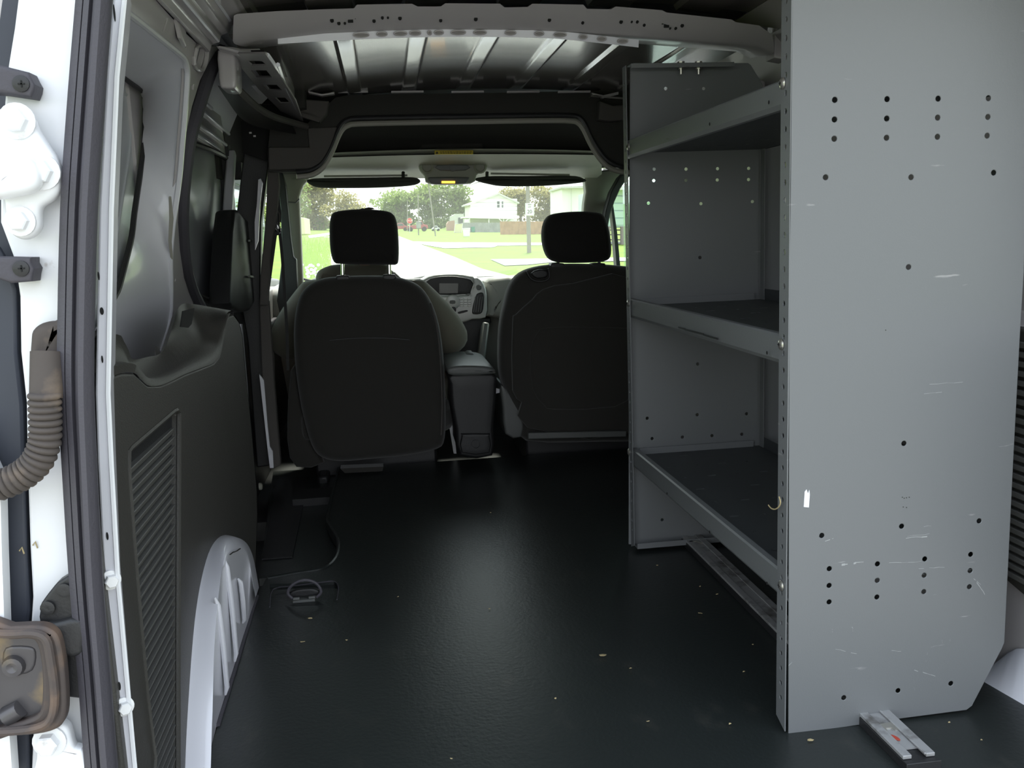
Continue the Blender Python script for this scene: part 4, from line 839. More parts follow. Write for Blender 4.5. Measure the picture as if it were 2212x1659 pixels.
# dark backing plates inside far upright edges: shelves
YA, YB = YN+.030, YF-.028
def shelf(tn, bn, tf, bf, depth, pz, lab, up):
    a_t, a_b = at(*tn, x=SX+.002), at(*bn, x=SX+.002); c_t, c_b = at(*tf, x=SX+.002), at(*bf, x=SX+.002)
    zt = (a_t.z+c_t.z)/2; zb = (a_b.z+c_b.z)/2
    y0, y1 = YN+.004, YF-.004
    x = SX+.002
    s_ = sh; prof = [(x+.018, zt-.004), (x+.014, zt), (x+.003, zt), (x, zt-.003), (x, zb+.008), (x+.005, zb+.001), (x+.012, zb), (x+.020, zb+.003), (x+.018, zb+.006), (x+.012, zb+.002), (x+.007, zb+.004), (x+.002, zb+.010), (x+.002, zt-.006), (x+.014, zt-.003)]
    mb = MB(); mb.loft([[V((a+dx_, y_, b)) for a, b in prof] for y_, dx_ in ((y0, .006), ((y0+y1)/2, .003), (y1, 0))], True, True); l_ = obj('shelf_lip', mb, M['lip'], sh, ang=30, label=lab+' front lip')
    pzz = zt - .017 if up else zb+.016
    slots = []
    x1 = x+depth
    for k in range(9):
        for j in range(5):
            cx_, cy_ = x+.06+j*.062, y0+.06+k*.10; w_ = .020 if (k+j) % 2 else .006
            if cx_+.03 < x1-.02: slots.append([V((cx_-w_/2, cy_-.003, pzz)), V((cx_+w_/2, cy_-.003, pzz)), V((cx_+w_/2, cy_+.003, pzz)), V((cx_-w_/2, cy_+.003, pzz))])
    mb = MB(); mb.holed([V((x+.011, y0, pzz)), V((x1, y0, pzz)), V((x1, y1, pzz)), V((x+.005, y1, pzz))], slots, (0, 0, -.0015))
    mb.box((x1, (y0+y1)/2, pzz+.012), (.0015, y1-y0, .03))
    obj('shelf_pan', mb, M['pan'], sh, label=lab+' shelf surface with dark slots')
    for yy in (y1-.006,):
        mb = MB(); mb.box((x+.5*depth, yy, pzz+.008), (depth-.04, .002, .016)); obj('pan_end_lip', mb, M['steel'], sh)
    return zt, zb
z1_ = shelf((1686, 171), (1686, 230), (1400, 284), (1363, 343.6), .34, 0, 'top', False)
z2_ = shelf((1683.6, 723.6), (1683.6, 792), (1362.6, 646.7), (1361.5, 686), .34, 0, 'middle', True)
z3_ = shelf((1683.6, 1235), (1683.6, 1296.6), (1364, 969.6), (1363, 1007), .34, 0, 'bottom', True)
# small lip holes
mb = MB()
for px, py in ((1661, 221), (1533, 268), (1657, 762), (1441, 1066), (1533, 1149), (1657, 1260)):
    mb = MB(); mb.lathe(at(px, py, x=SX+.0015), -X, [(.003, 0), (.003, .0004), (.0001, .0004)], 8); obj('lip_hole', mb, M['hole'], sh)
mb = MB()
pts = [(1466, 707), (1480, 711), (1500, 717), (1520, 722), (1536, 728), (1551, 732)]
for i in range(len(pts)-1): mb.beam(at(pts[i][0], pts[i][1]+(i % 2), x=SX+.0015), at(pts[i+1][0], pts[i+1][1], x=SX+.0015), .0016, .003)
obj('scrape', mb, M['black'], sh, label='dark scrape mark on the middle lip')
# screws
def screw(c, r, lab):
    c = at(*c, x=(.589 if c[0] > 1500 else .582))
    mb = MB(); mb.lathe(c, -X, [(r, 0), (r, .001), (r*.8, .003), (r*.4, .0042), (.0001, .0045)], 18); s_ = obj('screw', mb, M['zinc'], sh, label=lab)
    mb = MB(); mb.box(c-X*.0045, (.0012, r*.7, r*.16)); mb.box(c-X*.0045, (.0012, r*.16, r*.7)); obj('cross_slot', mb, M['hole'], s_)
for (px, py), n_l in (((1691, 180), 'upper'), ((1688, 744), 'middle'), ((1688, 1265), 'lower')): screw((px, py), .0085, n_l+' screw on the near upright')
for (px, py), n_l in (((1358, 317), 'upper'), ((1358, 655), 'middle'), ((1359, 976), 'lower')): screw((px, py), .0085, n_l+' screw on the far upright')
# torn sticker on near panel
mb = MB(); mb.prism([at(a, b, y=YN) for a, b in ((1736, 1095), (1738, 1062), (1742, 1057), (1745, 1066), (1748, 1058), (1749, 1068), (1747, 1096))], (0, -.0006, 0)); tag(obj('sticker_scrap', mb, M['sticker']), 'torn scrap of white sticker on the near shelving end panel', 'sticker')
# scratches (bare pale metal) and dark ink smudges on the near panel, thin raised flakes
M['scratch'] = mat('bare_scratch', (.34, .35, .35), .5)
mb = MB(); random.seed(11)
def scr(x0, y0, x1, y1, w=1.2):
    n = 5; ps = [(x0+(x1-x0)*i/n+random.uniform(-1, 1), y0+(y1-y0)*i/n+random.uniform(-1, 1)) for i in range(n+1)]
    for i in range(n):
        if random.random() < .75:
            a, b = ps[i], ps[i+1]; ww = w*random.uniform(.4, 1); mb.prism([at(a[0], a[1]-ww/2, y=YN-.0001), at(b[0], b[1]-ww/2, y=YN-.0001), at(b[0], b[1]+ww/2, y=YN-.0001), at(a[0], a[1]+ww/2, y=YN-.0001)], (0, -.0002, 0))
for s_ in ((1818, 1220, 1850, 1216, 5), (1850, 1216, 1890, 1212, 2), (1920, 1216, 1990, 1213, 1), (1957, 1162, 2015, 1158, 2.5), (1960, 1158, 2020, 1152, 1), (1980, 1138, 2020, 1135, 1), (1985, 1228, 2040, 1225, 1.5), (2106, 1252, 2128, 1285, 3), (2104, 1250, 2118, 1262, 2), (1782, 1168, 1800, 1164, 2), (1756, 1360, 1758, 1368, 2), (1797, 1358, 1799, 1366, 1.5), (1841, 1354, 1843, 1364, 2), (1975, 1448, 2020, 1460, 1.6), (2003, 1410, 2000, 1430, 2), (1976, 1500, 1974, 1460, 1.5), (1792, 1400, 1850, 1412, 1), (1925, 1405, 1960, 1410, 1.2), (2035, 1380, 2036, 1390, 1), (2052, 1380, 2053, 1388, 1), (1990, 830, 2080, 826, 1), (1995, 850, 2060, 846, 1), (1700, 1440, 1712, 1430, 2)): scr(*s_)
obj('scratch', mb, M['scratch'], sh, label='pale scratches on the near end panel')
mb = MB()
for px, py in ((1948, 1073), (1952, 1075), (1957, 1074), (1963, 1073), (1950, 1094), (1957, 1095), (1912, 712)): mb.prism([at(px, py, y=YN), at(px+2.5, py+.5, y=YN), at(px+2, py+2, y=YN), at(px+.3, py+2.4, y=YN)], (0, -.0002, 0))
obj('ink_smudge', mb, M['ink'], sh)
# dried strip caught on the upright
mb = MB(); mb.tube(smooth([at(a, b, x=SX-.002) for a, b in ((1660, 1091), (1666, 1098), (1674, 1100), (1682, 1095), (1686, 1085), (1683, 1073))], 3, False), [.0006, .0009]*8 if False else .0011, 5); tag(obj('dried_stalk', mb, M['leaf']), 'curled dry stalk caught on the near shelving upright', 'plant debris')

# floor rail under the shelving
rl = thing('floor_rail', 'scuffed aluminium floor track running under the shelving', 'floor track', (.765, 1.7, 0))
xr0 = at(1890, 1570, z=.02).x + .004; ra_ = at(1957, 1633, z=.02); rb_ = at(2020, 1628, z=.02)
x0, x1 = .718, .769; ya, yb_ = 1.176, 2.24
mb = MB(); mb.box(((x0+x1)/2, (ya+yb_)/2, .007), (x1-x0+.002, yb_-ya, .0145)); mb.box(((x0+x1)/2, ya-.004, .008), (x1-x0+.004, .008, .0165)); obj('rubber_base', mb, M['black'], rl, bev=.001)
mb = MB(); mb.box((x0+.007, (ya+yb_)/2, .018), (.014, yb_-ya-.012, .006)); obj('rail_flange', mb, M['railmetal'], rl, bev=.0008)
mb = MB(); mb.box((x1-.007, (ya+yb_)/2, .018), (.014, yb_-ya-.012, .006)); mb.box((x1-.0155, (ya+yb_)/2, .0205), (.003, yb_-ya-.012, .003)); obj('rail_flange', mb, M['railmetal'], rl, bev=.0008)
mb = MB(); mb.box(((x0+x1)/2, (ya+yb_)/2+.012, .0165), (x1-x0-.026, yb_-ya-.035, .003)); obj('rail_bed', mb, M['railmetal'], rl)
mb = MB(); c = at(1930, 1594, z=.019); mb.slab(smooth([c+V((a, b, 0)) for a, b in ((-.007, .004), (-.004, .009), (.003, .007), (.007, -.002), (.006, -.009), (.001, -.007))], 3), (0, 0, .001), .0004); obj('red_dot', mb, M['red'], rl, label='red paint dot')
mb = MB(); c = V(((x0+x1)/2-.002, 1.262, .018)); mb.prism([c+V((a, b, 0)) for a, b in ((-.012, .012), (.012, .014), (.012, -.008), (.006, -.008), (.003, -.001), (-.006, -.001), (-.007, -.007), (-.012, -.004))], (0, 0, .002)); obj('end_clip', mb, M['zinc'], rl)
mb = MB(); c = V(((x0+x1)/2, 2.17, .019)); mb.prism([c+V((a, b, 0)) for a, b in ((-.02, .012), (.0, .014), (.012, -.014), (.004, -.014), (-.004, .004), (-.02, .004))], (0, 0, .002)); obj('far_clip', mb, M['zinc'], rl)

# ================================================================== tie-down ring
td = thing('tie_down_ring', 'black cargo tie-down ring standing in a shallow recess of the mat', 'tie-down', at(655, 1285, z=-.01))
mb = MB(); mb.prism([at(583, 1262, z=-.008), at(722, 1256, z=-.008), at(732, 1268, z=-.008), at(728, 1306, z=-.008), at(583, 1312, z=-.008)], (0, 0, -.01)); obj('recess_tray', mb, M['mat'], td)
mb = MB(); mb.tube(smooth([at(a, b, z=0)+V((0, 0, .001)) for a, b in ((583, 1312), (590, 1274), (640, 1266), (700, 1258), (722, 1257), (731, 1268), (728, 1296))], 3, False), .0015, 5); obj('recess_rim', mb, M['rubber'], td)
yr = at(655, 1292, z=.0).y
mb = MB(); mb.tube(smooth([at(a, b, y=yr) for a, b in ((632, 1293), (622, 1282), (627, 1268), (642, 1257), (660, 1253), (678, 1257), (690, 1268), (693, 1280), (684, 1290))], 4, False), .0035, 8); obj('ring', mb, M['rubber'], td)
mb = MB(); mb.slab(smooth([at(a, b, y=yr+.006) for a, b in ((626, 1282), (640, 1275), (670, 1272), (688, 1276), (684, 1286), (634, 1291))], 2), (0, .012, 0), .003); obj('pad', mb, M['black'], td)
mb = MB(); mb.box(at(640, 1293, y=yr-.004), (.015, .008, .005)); mb.box(at(674, 1290, y=yr-.004), (.015, .008, .005)); mb.box(at(657, 1297, y=yr-.002), (.05, .012, .006)); obj('hinge_clip', mb, M['dash'], td, bev=.001)

# ================================================================== left trim panel with louvre
tp_ = thing('side_trim_panel', 'black textured plastic trim panel with louvred vent on the left wall', 'trim panel', (-.35, 1.6, .3))
def TX(y): return -.352 + .018*max(0, (y-1.6))
PT = (-.352, 1.2, 0); NT = V((1, -.014, .0)).normalized()
def tt(px, py): return atp(px, py, PT, NT)
crease = [(226, 812), (262, 806), (290, 806), (303, 818), (320, 833), (345, 833), (372, 822), (400, 808), (440, 793), (462, 784), (474, 770), (480, 745), (486, 712), (490, 690), (494, 684)]
topd = [(226, 716), (252, 722), (268, 738), (278, 757), (287, 776), (318, 771), (342, 766), (356, 752), (366, 726), (376, 694), (384, 668), (396, 656), (420, 657), (460, 664), (500, 671)]
cw_ = [tt(*p) for p in crease]; cw_[0] = V((cw_[0].x, 1.10, cw_[0].z))
tw_ = []
for i, (a, b) in enumerate(topd):
    x_ = -.40 if i > 4 else -.352-.010*i
    tw_.append(at(a, b, x=x_ if i < 11 else -.415+.03*(i-11)/3))
tw_[0] = V((tw_[0].x, 1.10, tw_[0].z))
face = cw_ + [tt(*p) for p in ((505, 680), (516, 695), (524, 730), (530, 800), (541, 900), (550, 1000), (555, 1060), (556, 1120), (553, 1200), (551, 1285))] + [V((TX(1.3), 1.98, .0)), V((-.352, 1.10, .0))]
lv = [tt(*p) for p in ((278, 1012), (279, 975), (284, 968), (376, 889), (383, 886), (388, 893), (387, 1100), (386, 1400), (386, 1700))]
lv += [V((-.352, 1.15, .03)), tt(335, 1640), tt(318, 1500), tt(300, 1300), tt(288, 1150)]
zmin = min(p.z for p in lv)
mb = MB(); mb.holed(face, [lv], (-.018, 0, 0)); obj('face', mb, M['plastic'], tp_, bev=.004)
mb = MB(); cs_ = smooth(cw_, 3, False); ts_ = smooth(tw_, 3, False)
mb.loft([cs_, [a.lerp(b, .12)+V((.004, 0, .006)) for a, b in zip(cs_, ts_)], [a.lerp(b, .3)+V((-.008, 0, .0)) for a, b in zip(cs_, ts_)], [a.lerp(b, .85)+V((-.006, 0, 0)) for a, b in zip(cs_, ts_)], ts_, [b+V((-.01, 0, -.01)) for b in ts_]], False)
obj('ledge', mb, M['plastic'], tp_, ang=80)
mb = MB(); fr_ = [tt(*p) for p in ((494, 684), (505, 680), (516, 695), (524, 730), (530, 800), (541, 900), (550, 1000), (555, 1060), (556, 1120), (553, 1200), (551, 1285))]; fr_ = smooth(fr_, 2, False)
mb.loft([fr_, [p+V((-.004, .012, .0)) for p in fr_], [p+V((-.10, .03, .0)) for p in fr_]], False); obj('front_return', mb, M['plastic'], tp_)
mb = MB(); mb.prism([at(a, b, x=-.378) for a, b in ((393, 672), (418, 666), (412, 700), (405, 708), (388, 706))], (.002, 0, 0)); obj('handle_pocket', mb, M['hole'], tp_, label='dark finger slot')
mb = MB(); mb.prism([p+V((-.012, 0, 0)) for p in lv], (-.004, 0, 0)); lp = obj('louver_panel', mb, M['black'], tp_)
mb = MB(); mb.tube([p+V((-.001, 0, 0)) for p in lv], .004, 6, loop=True); obj('louver_rim', mb, M['plastic'], tp_)
# slats
A0 = tt(279, 1012); A1 = tt(386, 916); dv = (A1-A0)
def inside_len(a, b): return a, b
lvl = [(p.y, p.z) for p in lv]
def left_y(z):   # left border of the vent opening
    pts = [tt(*p) for p in ((278, 1012), (288, 1150), (300, 1300), (318, 1500), (335, 1640))]
    for a, b in zip(pts, pts[1:]):
        if a.z >= z >= b.z: return a.y + (b.y-a.y)*(a.z-z)/(a.z-b.z)
    return pts[0].y if z > pts[0].z else pts[-1].y
sl_ = dv.z/dv.y; yR = tt(386, 1000).y + .0; pitch = (tt(386, 916).z - tt(386, 936.5).z)*1.0
k = 0; zr = tt(386, 922).z
while zr > .04 and k < 60:
    yRr = tt(386, 916).y - .001
    yl = left_y(zr - (yRr-1.2)*0); 
    for _ in range(6): yl = left_y(zr + sl_*(yl-yRr))
    a = V((-.354, yl+.004, zr+sl_*(yl+.004-yRr))); b = V((-.354, yRr-.004, zr))
    if a.z > .0 :
        h = pitch*.84*abs(dv.y)/math.hypot(dv.y, dv.z); up = V((0, -dv.z, dv.y)).normalized() if dv.y > 0 else Z
        mb = MB(); mb.loft([[p, p-up*h*.10+V((.0005, 0, 0)), p-up*h+V((-.0055, 0, 0)), p-up*h+V((-.013, 0, 0)), p+V((-.010, 0, 0))] for p in (a, b)], True, True)
        obj('slat', mb, M['louver'], lp, sm=False)
    zr -= pitch; k += 1

# left wheelhouse
ridge = [(455, 1668), (457, 1600), (460, 1500), (462, 1420), (467, 1340), (475, 1262), (484, 1212), (494, 1196), (506, 1186), (520, 1184), (532, 1194), (540, 1222), (546, 1258), (552, 1290)]
outer = [(398, 1668), (401, 1580), (406, 1490), (412, 1400), (420, 1320), (432, 1250), (447, 1196), (462, 1168), (478, 1156), (496, 1157), (516, 1170), (530, 1186), (538, 1206), (548, 1262)]
rw = smooth([at(a, b, x=-.312) for a, b in ridge], 3, False); ow = smooth([at(a, b, x=-.352) for a, b in outer], 3, False)
fw = smooth([at(a, b, x=-.302+0*i) if False else at(a, b, z=-.002) for i, (a, b) in enumerate(((440, 1668), (452, 1628), (462, 1592), (470, 1562), (480, 1530), (488, 1505), (495, 1480), (503, 1455), (510, 1432), (518, 1405), (526, 1378), (535, 1350), (543, 1322), (553, 1292)))], 3, False)
mb = MB(); mid1 = [a.lerp(b, .5)+V((.010, 0, .006)) for a, b in zip(ow, rw)]
mb.loft([[p+V((-.04, 0, -.01)) for p in ow], ow, [a.lerp(b, .12)+V((.008, 0, 0)) for a, b in zip(ow, rw)], mid1, [a.lerp(b, .92)+V((.002, 0, .001)) for a, b in zip(ow, rw)], rw, [a.lerp(b, .06) for a, b in zip(rw, fw)], fw], False)
wh = struct('trim_wheelhouse_left', mb, M['white'], 'white painted wheel arch with pressed ribs on the left of the floor', 'wheel arch', ang=80)
def wface(px, py):   # inner face, between ridge plane and floor line
    return at(px, py, x=-.316)
mb = MB()
for (a, b, c, d) in ((488, 1206, 512, 1428), (469, 1290, 492, 1500), (519, 1250, 529, 1345)):
    A = at(a, b, x=-.312); B = at(c, d, x=-.322); mb = MB(); mb.tube([A-X*.004, A.lerp(B, .08), A.lerp(B, .5)+X*.001, A.lerp(B, .92), B-X*.004], [.002, .0045, .005, .0045, .002], 8); obj('pressed_rib', mb, M['white'], wh)
mb = MB(); mb.tube([p+V((.003, 0, .004)) for p in fw[8:]], .004, 6); obj('mat_edge_fold', mb, M['rubber'], wh)
mb = MB()
for a, b, c, d in ((497, 1198, 505, 1192), (505, 1193, 512, 1190), (512, 1190, 519, 1185)): mb.beam(at(a, b, x=-.309), at(c, d, x=-.309), .002, .0014)
obj('scrape_mark', mb, M['ink'], wh)

# ================================================================== rear door jamb, left foreground
YJ = 1.06
jt = struct('frame_rear_left', MB().prism([at(a, b, y=YJ+.03) for a, b in ((45, -60), (30, 60), (17, 140), (10, 210), (0, 330), (0, 480), (30, 560), (42, 640), (44, 760), (56, 870), (58, 1000), (64, 1180), (70, 1290), (66, 1350), (80, 1400), (70, 1600), (66, 1700), (225, 1700), (195, 1200), (180, 800), (190, 400), (215, -60))], (0, .02, 0)), M['jamb'], 'white painted rear door frame with hinges and dirt at the far left', 'door frame', bev=.003)
mb = MB(); mb.prism([at(a, b, y=YJ+.07) for a, b in ((-60, -80), (120, -80), (120, 1750), (-60, 1750))], (0, .01, 0)); obj('dark_gap_back', mb, M['bluerub'], jt)
mb = MB(); mb.prism([at(a, b, y=YJ+.045) for a, b in ((-40, 520), (2, 530), (20, 560), (42, 625), (44, 760), (56, 870), (60, 1000), (66, 1200), (72, 1310), (66, 1360), (72, 1700), (-40, 1700))], (0, -.012, 0)); obj('dark_edge_strip', mb, M['bluerub'], jt, bev=.003)
mb = MB(); mb.prism([at(a, b, y=YJ) for a, b in ((-60, 900), (0, 1040), (4, 1200), (12, 1420), (18, 1550), (28, 1700), (-60, 1700))], (0, .02, 0)); tag(obj('rear_door_edge', mb, M['jamb']), 'sliver of white open rear door edge at the bottom left corner', 'door edge')
# white inner flange with holes
fl_l = [(243, -60), (243, 0), (230, 150), (213, 450), (205, 850), (210, 1000), (223, 1250), (238, 1450), (254, 1659), (262, 1740)]
fl_r = [(272, -60), (268, 0), (252, 165), (240, 450), (233, 850), (240, 1000), (254, 1250), (272, 1450), (291, 1659), (300, 1740)]
PF = YJ+.055
mb = MB(); mb.prism([at(a, b, y=PF) for a, b in smooth2] if False else [at(a, b, y=PF) for a, b in fl_l] + [at(a, b, y=PF) for a, b in reversed(fl_r)], (0, .012, 0)); obj('inner_flange', mb, M['white'], jt, bev=.003)
mb = MB(); mb.tube([at(a, b, y=PF) for a, b in fl_r], .003, 6); obj('flange_edge', mb, M['jamb'], jt)
mb = MB(); mb.loft([[at(a, b, y=PF) for a, b in fl_r], [at(a, b, y=PF)+V((-.03, .14, 0)) for a, b in fl_r]], False); obj('inner_return', mb, M['white'], jt)
for px, py, rx, rz in ((247, 28, 2, 17), (213, 596, 2, 9), (220, 672, 4, 8), (221, 776, 2, 8), (232, 1158, 2.5, 9), (258, 1482, 3, 10)):
    mb = MB(); c = at(px, py, y=PF-.0005); mb.add([c + X*(rx*.00055*math.cos(a)) + Z*(rz*.00055*math.sin(a)) for a in [i*math.pi/6 for i in range(12)]], [tuple(range(12))])
    mb.prism([c + X*(rx*.00055*math.cos(a)) + Z*(rz*.00055*math.sin(a)) for a in [i*math.pi/6 for i in range(12)]], (0, -.0003, 0)); obj('slot_hole', mb, M['hole'], jt)
def bolt(parent, px, py, y, r, m, nm='hex_bolt', lab=None, ax=(0, -1, 0), wm=None):
    c = at(px, py, y=y); ax = V(ax).normalized()
    mb = MB(); mb.lathe(c, ax, [(r*1.5, 0), (r*1.5, .003), (r*1.25, .004), (.0001, .004)], 20); w = obj('washer', mb, wm or m, parent)
    mb = MB(); mb.lathe(c+ax*.004, ax, [(r, 0), (r, r*.8), (r*.85, r*.95), (.0001, r*.95)], 6); return obj(nm, mb, m, parent, sm=False, label=lab)
M['whitebolt'] = mat('painted_bolt', (.80, .80, .80), .4)
bolt(jt, 238, 1252, PF, .008, M['whitebolt'], lab='upper bolt on the white flange', ax=(.5, -1, 0)); bolt(jt, 267, 1525, PF, .008, M['whitebolt'], lab='lower bolt on the white flange', ax=(.5, -1, 0))
# seal
sl_l = [(166, -60), (160, 0), (142, 220), (127, 450), (121, 700), (121, 850), (130, 1000), (146, 1250), (165, 1459), (180, 1659), (188, 1740)]
sl_r = [(247, -60), (243, 0), (228, 220), (213, 450), (206, 700), (205, 850), (210, 1000), (222, 1250), (238, 1459), (254, 1659), (262, 1740)]
SLp = smooth([at(a, b, y=YJ) for a, b in sl_l], 3, False); SRp = smooth([at(a, b, y=YJ) for a, b in sl_r], 3, False)
prof = [(0, .030), (0, .004), (.03, 0), (.25, -.004), (.268, .0), (.28, -.004), (.46, -.008), (.50, -.002), (.56, -.003), (.60, -.012), (.70, -.018), (.84, -.018), (.95, -.010), (.99, .0), (.86, .012), (.74, .035)]
mb = MB(); mb.loft([[a.lerp(b, u)+Y*w for u, w in prof] for a, b in zip(SLp, SRp)], False)
tag(obj('rear_door_seal', mb, M['rubber'], ang=50), 'thick ribbed dark rubber weatherstrip of the rear door opening', 'door seal')
# upper hinge
mb = MB(); mb.slab(smooth([at(a, b, y=YJ) for a, b in ((-40, 240), (0, 236), (40, 232), (66, 250), (80, 280), (100, 312), (122, 345), (128, 380), (126, 412), (110, 432), (90, 445), (84, 460), (84, 490), (70, 510), (48, 518), (24, 508), (10, 486), (6, 450), (0, 425), (-40, 422))], 3), (0, .02, 0), .008); hg = obj('hinge_plate', mb, M['jamb'], jt, label='upper white hinge plate with three bolts')
mb = MB(); mb.slab(smooth([at(a, b, y=YJ-.03) for a, b in ((-40, 330), (20, 328), (60, 340), (80, 375), (70, 410), (20, 424), (-40, 424))], 3), (0, .03, 0), .012); obj('hinge_arm', mb, M['jamb'], hg)
bolt(hg, 92, 372, YJ, .0125, M['jamb'], lab='middle hinge bolt'); bolt(hg, 38, 262, YJ, .0125, M['jamb'], lab='top hinge bolt'); bolt(hg, 45, 478, YJ, .0105, M['jamb'], lab='lower hinge bolt with rust-stained washer')
mb = MB(); mb.slab(smooth([at(a, b, y=YJ) for a, b in ((80, 1585), (95, 1572), (125, 1564), (145, 1575), (153, 1600), (160, 1618), (180, 1628), (185, 1700), (76, 1700), (76, 1640))], 3), (0, .02, 0), .006); hg2 = obj('hinge_plate', mb, M['jamb'], jt, label='lower dirty hinge plate with one bolt')
bolt(hg2, 108, 1600, YJ, .0125, M['jamb'], lab='bottom hinge bolt')
# plastic clips
for k, (py, lab) in enumerate(((178, 'upper grey plastic clip with recessed cross screw on door frame'), (580, 'lower grey plastic clip with recessed cross screw on door frame'))):
    cl_ = thing('seal_clip', lab, 'clip', at(50, py, y=YJ), group='plastic clips on the rear door frame')
    o_ = ((-30, 140-178), (0, 140-178), (60, 155-178), (66, 168-178), (74, 182-178), (72, 195-178), (66, 210-178), (0, 200-178), (-30, 198-178)) if k == 0 else ((-30, -26), (66, -24), (66, -12), (73, 0), (70, 12), (68, 28), (22, 32), (-30, 14))
    mb = MB(); mb.slab([at(a, py+b, y=YJ) for a, b in o_], (0, .03, 0), .004); obj('clip_body', mb, M['rubber'], cl_)
    mb = MB(); mb.lathe(at(46, py+(3 if k == 0 else 0), y=YJ), -Y, [(.0085, -.002), (.0085, .002), (.006, .003), (.0001, .003)], 16); s_ = obj('screw', mb, M['black'], cl_)
    mb = MB(); c = at(46, py+(3 if k == 0 else 0), y=YJ-.0035); mb.box(c, (.007, .001, .0014)); mb.box(c, (.0014, .001, .007)); obj('cross_slot', mb, M['hole'], s_)
# wiring boot and conduit
wc = thing('wiring_conduit', 'dusty brown corrugated rubber wiring conduit curving from the door frame', 'conduit', at(95, 900, y=YJ-.02))
mb = MB(); mb.slab(smooth([at(a, b, y=YJ+.01) for a, b in ((62, 740), (66, 715), (85, 700), (110, 696), (135, 700), (135, 850), (72, 850), (64, 820), (60, 780))], 3), (0, .03, 0), .010); obj('boot', mb, M['conduit'], wc)
mb = MB(); mb.tube([at(102, 760, y=YJ+.005), at(100, 860, y=YJ-.005)], .017, 14); obj('neck', mb, M['conduit'], wc)
cpts = smooth([at(a, b, y=YJ-.012) for a, b in ((96, 848), (97, 880), (98, 920), (96, 955), (84, 990), (62, 1016), (34, 1034), (0, 1048), (-40, 1056))], 12, False)
path = []; rads = []
L_ = [0]
for a, b in zip(cpts, cpts[1:]): L_.append(L_[-1]+(b-a).length)
tot = L_[-1]; n = 300
for i in range(n):
    s_ = tot*i/(n-1)
    j = min(len(L_)-2, max(0, next((q for q in range(len(L_)-1) if L_[q+1] >= s_), len(L_)-2)))
    path.append(cpts[j].lerp(cpts[j+1], (s_-L_[j])/max(1e-9, L_[j+1]-L_[j]))); rads.append(.0135+.0038*abs(math.sin(math.pi*s_/.0072))**.6)
mb = MB(); mb.tube(path, rads, 18, up=Y); obj('corrugated_tube', mb, M['conduit'], wc, ang=80)
# check strap housing
ck = thing('door_check', 'rusty black steel door check housing at the lower left', 'door check', at(70, 1470, y=YJ-.02))
fo = smooth([at(a, b, y=YJ-.02) for a, b in ((-40, 1358), (20, 1356), (80, 1354), (108, 1362), (125, 1382), (136, 1440), (141, 1520), (136, 1560), (118, 1578), (80, 1588), (20, 1592), (-40, 1590))], 3)
fi = smooth([at(a, b, y=YJ-.02) for a, b in ((-30, 1378), (20, 1384), (60, 1382), (78, 1392), (88, 1440), (90, 1500), (84, 1540), (60, 1556), (20, 1566), (-30, 1566))], 3)
mb = MB(); mb.holed(fo, [fi], (0, .02, 0)); obj('frame', mb, M['rust'], ck, bev=.004)
mb = MB(); mb.tube(smooth([at(a, b, y=YJ-.026) for a, b in ((-30, 1366), (20, 1370), (70, 1368), (98, 1380), (108, 1420), (118, 1500), (110, 1552), (80, 1572), (20, 1580), (-30, 1580))], 3, False), .005, 8); obj('raised_rim', mb, M['rust'], ck)
mb = MB(); mb.prism([p+Y*.012 for p in fi], (0, .004, 0)); mb.slab(smooth([at(a, b, y=YJ-.01) for a, b in ((10, 1400), (60, 1396), (78, 1410), (70, 1450), (30, 1460), (5, 1440))], 3), (0, .01, 0), .004); obj('greasy_plate', mb, M['rustin'], ck)
mb = MB(); mb.lathe(at(30, 1438, y=YJ-.01), -Y, [(.013, 0), (.011, .006), (.006, .007), (.0001, .004)], 16); obj('pin', mb, M['rustin'], ck); mb = MB(); mb.tube([at(16, 1548, y=YJ-.01), at(45, 1530, y=YJ-.012)], [.012, .010], 12); obj('pin', mb, M['rustin'], ck)
mb = MB(); mb.slab(smooth([at(a, b, y=YJ+.005) for a, b in ((86, 1316), (88, 1304), (115, 1268), (132, 1253), (160, 1250), (170, 1352), (130, 1350), (86, 1350))], 2), (0, .02, 0), .004); mb.slab(smooth([at(a, b, y=YJ-.005) for a, b in ((95, 1352), (125, 1345), (175, 1340), (180, 1412), (135, 1418), (118, 1375))], 2), (0, .02, 0), .006); mb.slab(smooth([at(a, b, y=YJ+.008) for a, b in ((136, 1416), (178, 1412), (186, 1500), (150, 1508), (142, 1500))], 2), (0, .02, 0), .004); br_ = obj('mounting_bracket', mb, M['black'], ck)
for px, py in ((104, 1312), (140, 1274)):
    mb = MB(); mb.lathe(at(px, py, y=YJ+.004), -Y, [(.008, 0), (.008, .003), (.004, .004), (.0001, .003)], 14); obj('rivet', mb, M['black'], br_)
# specks of debris on jamb
for (a, b), lab in (((76, 1170), 'dry brown twig stuck on the dirty white door frame'), ((47, 1182), 'thin straw bit on the dark edge strip of the door frame')):
    mb = MB(); mb.tube([at(a-5, b+8, y=YJ+.028), at(a, b, y=YJ+.027), at(a+5, b+14, y=YJ+.028)], .0009, 5); tag(obj('twig', mb, M['leaf']), lab, 'debris')

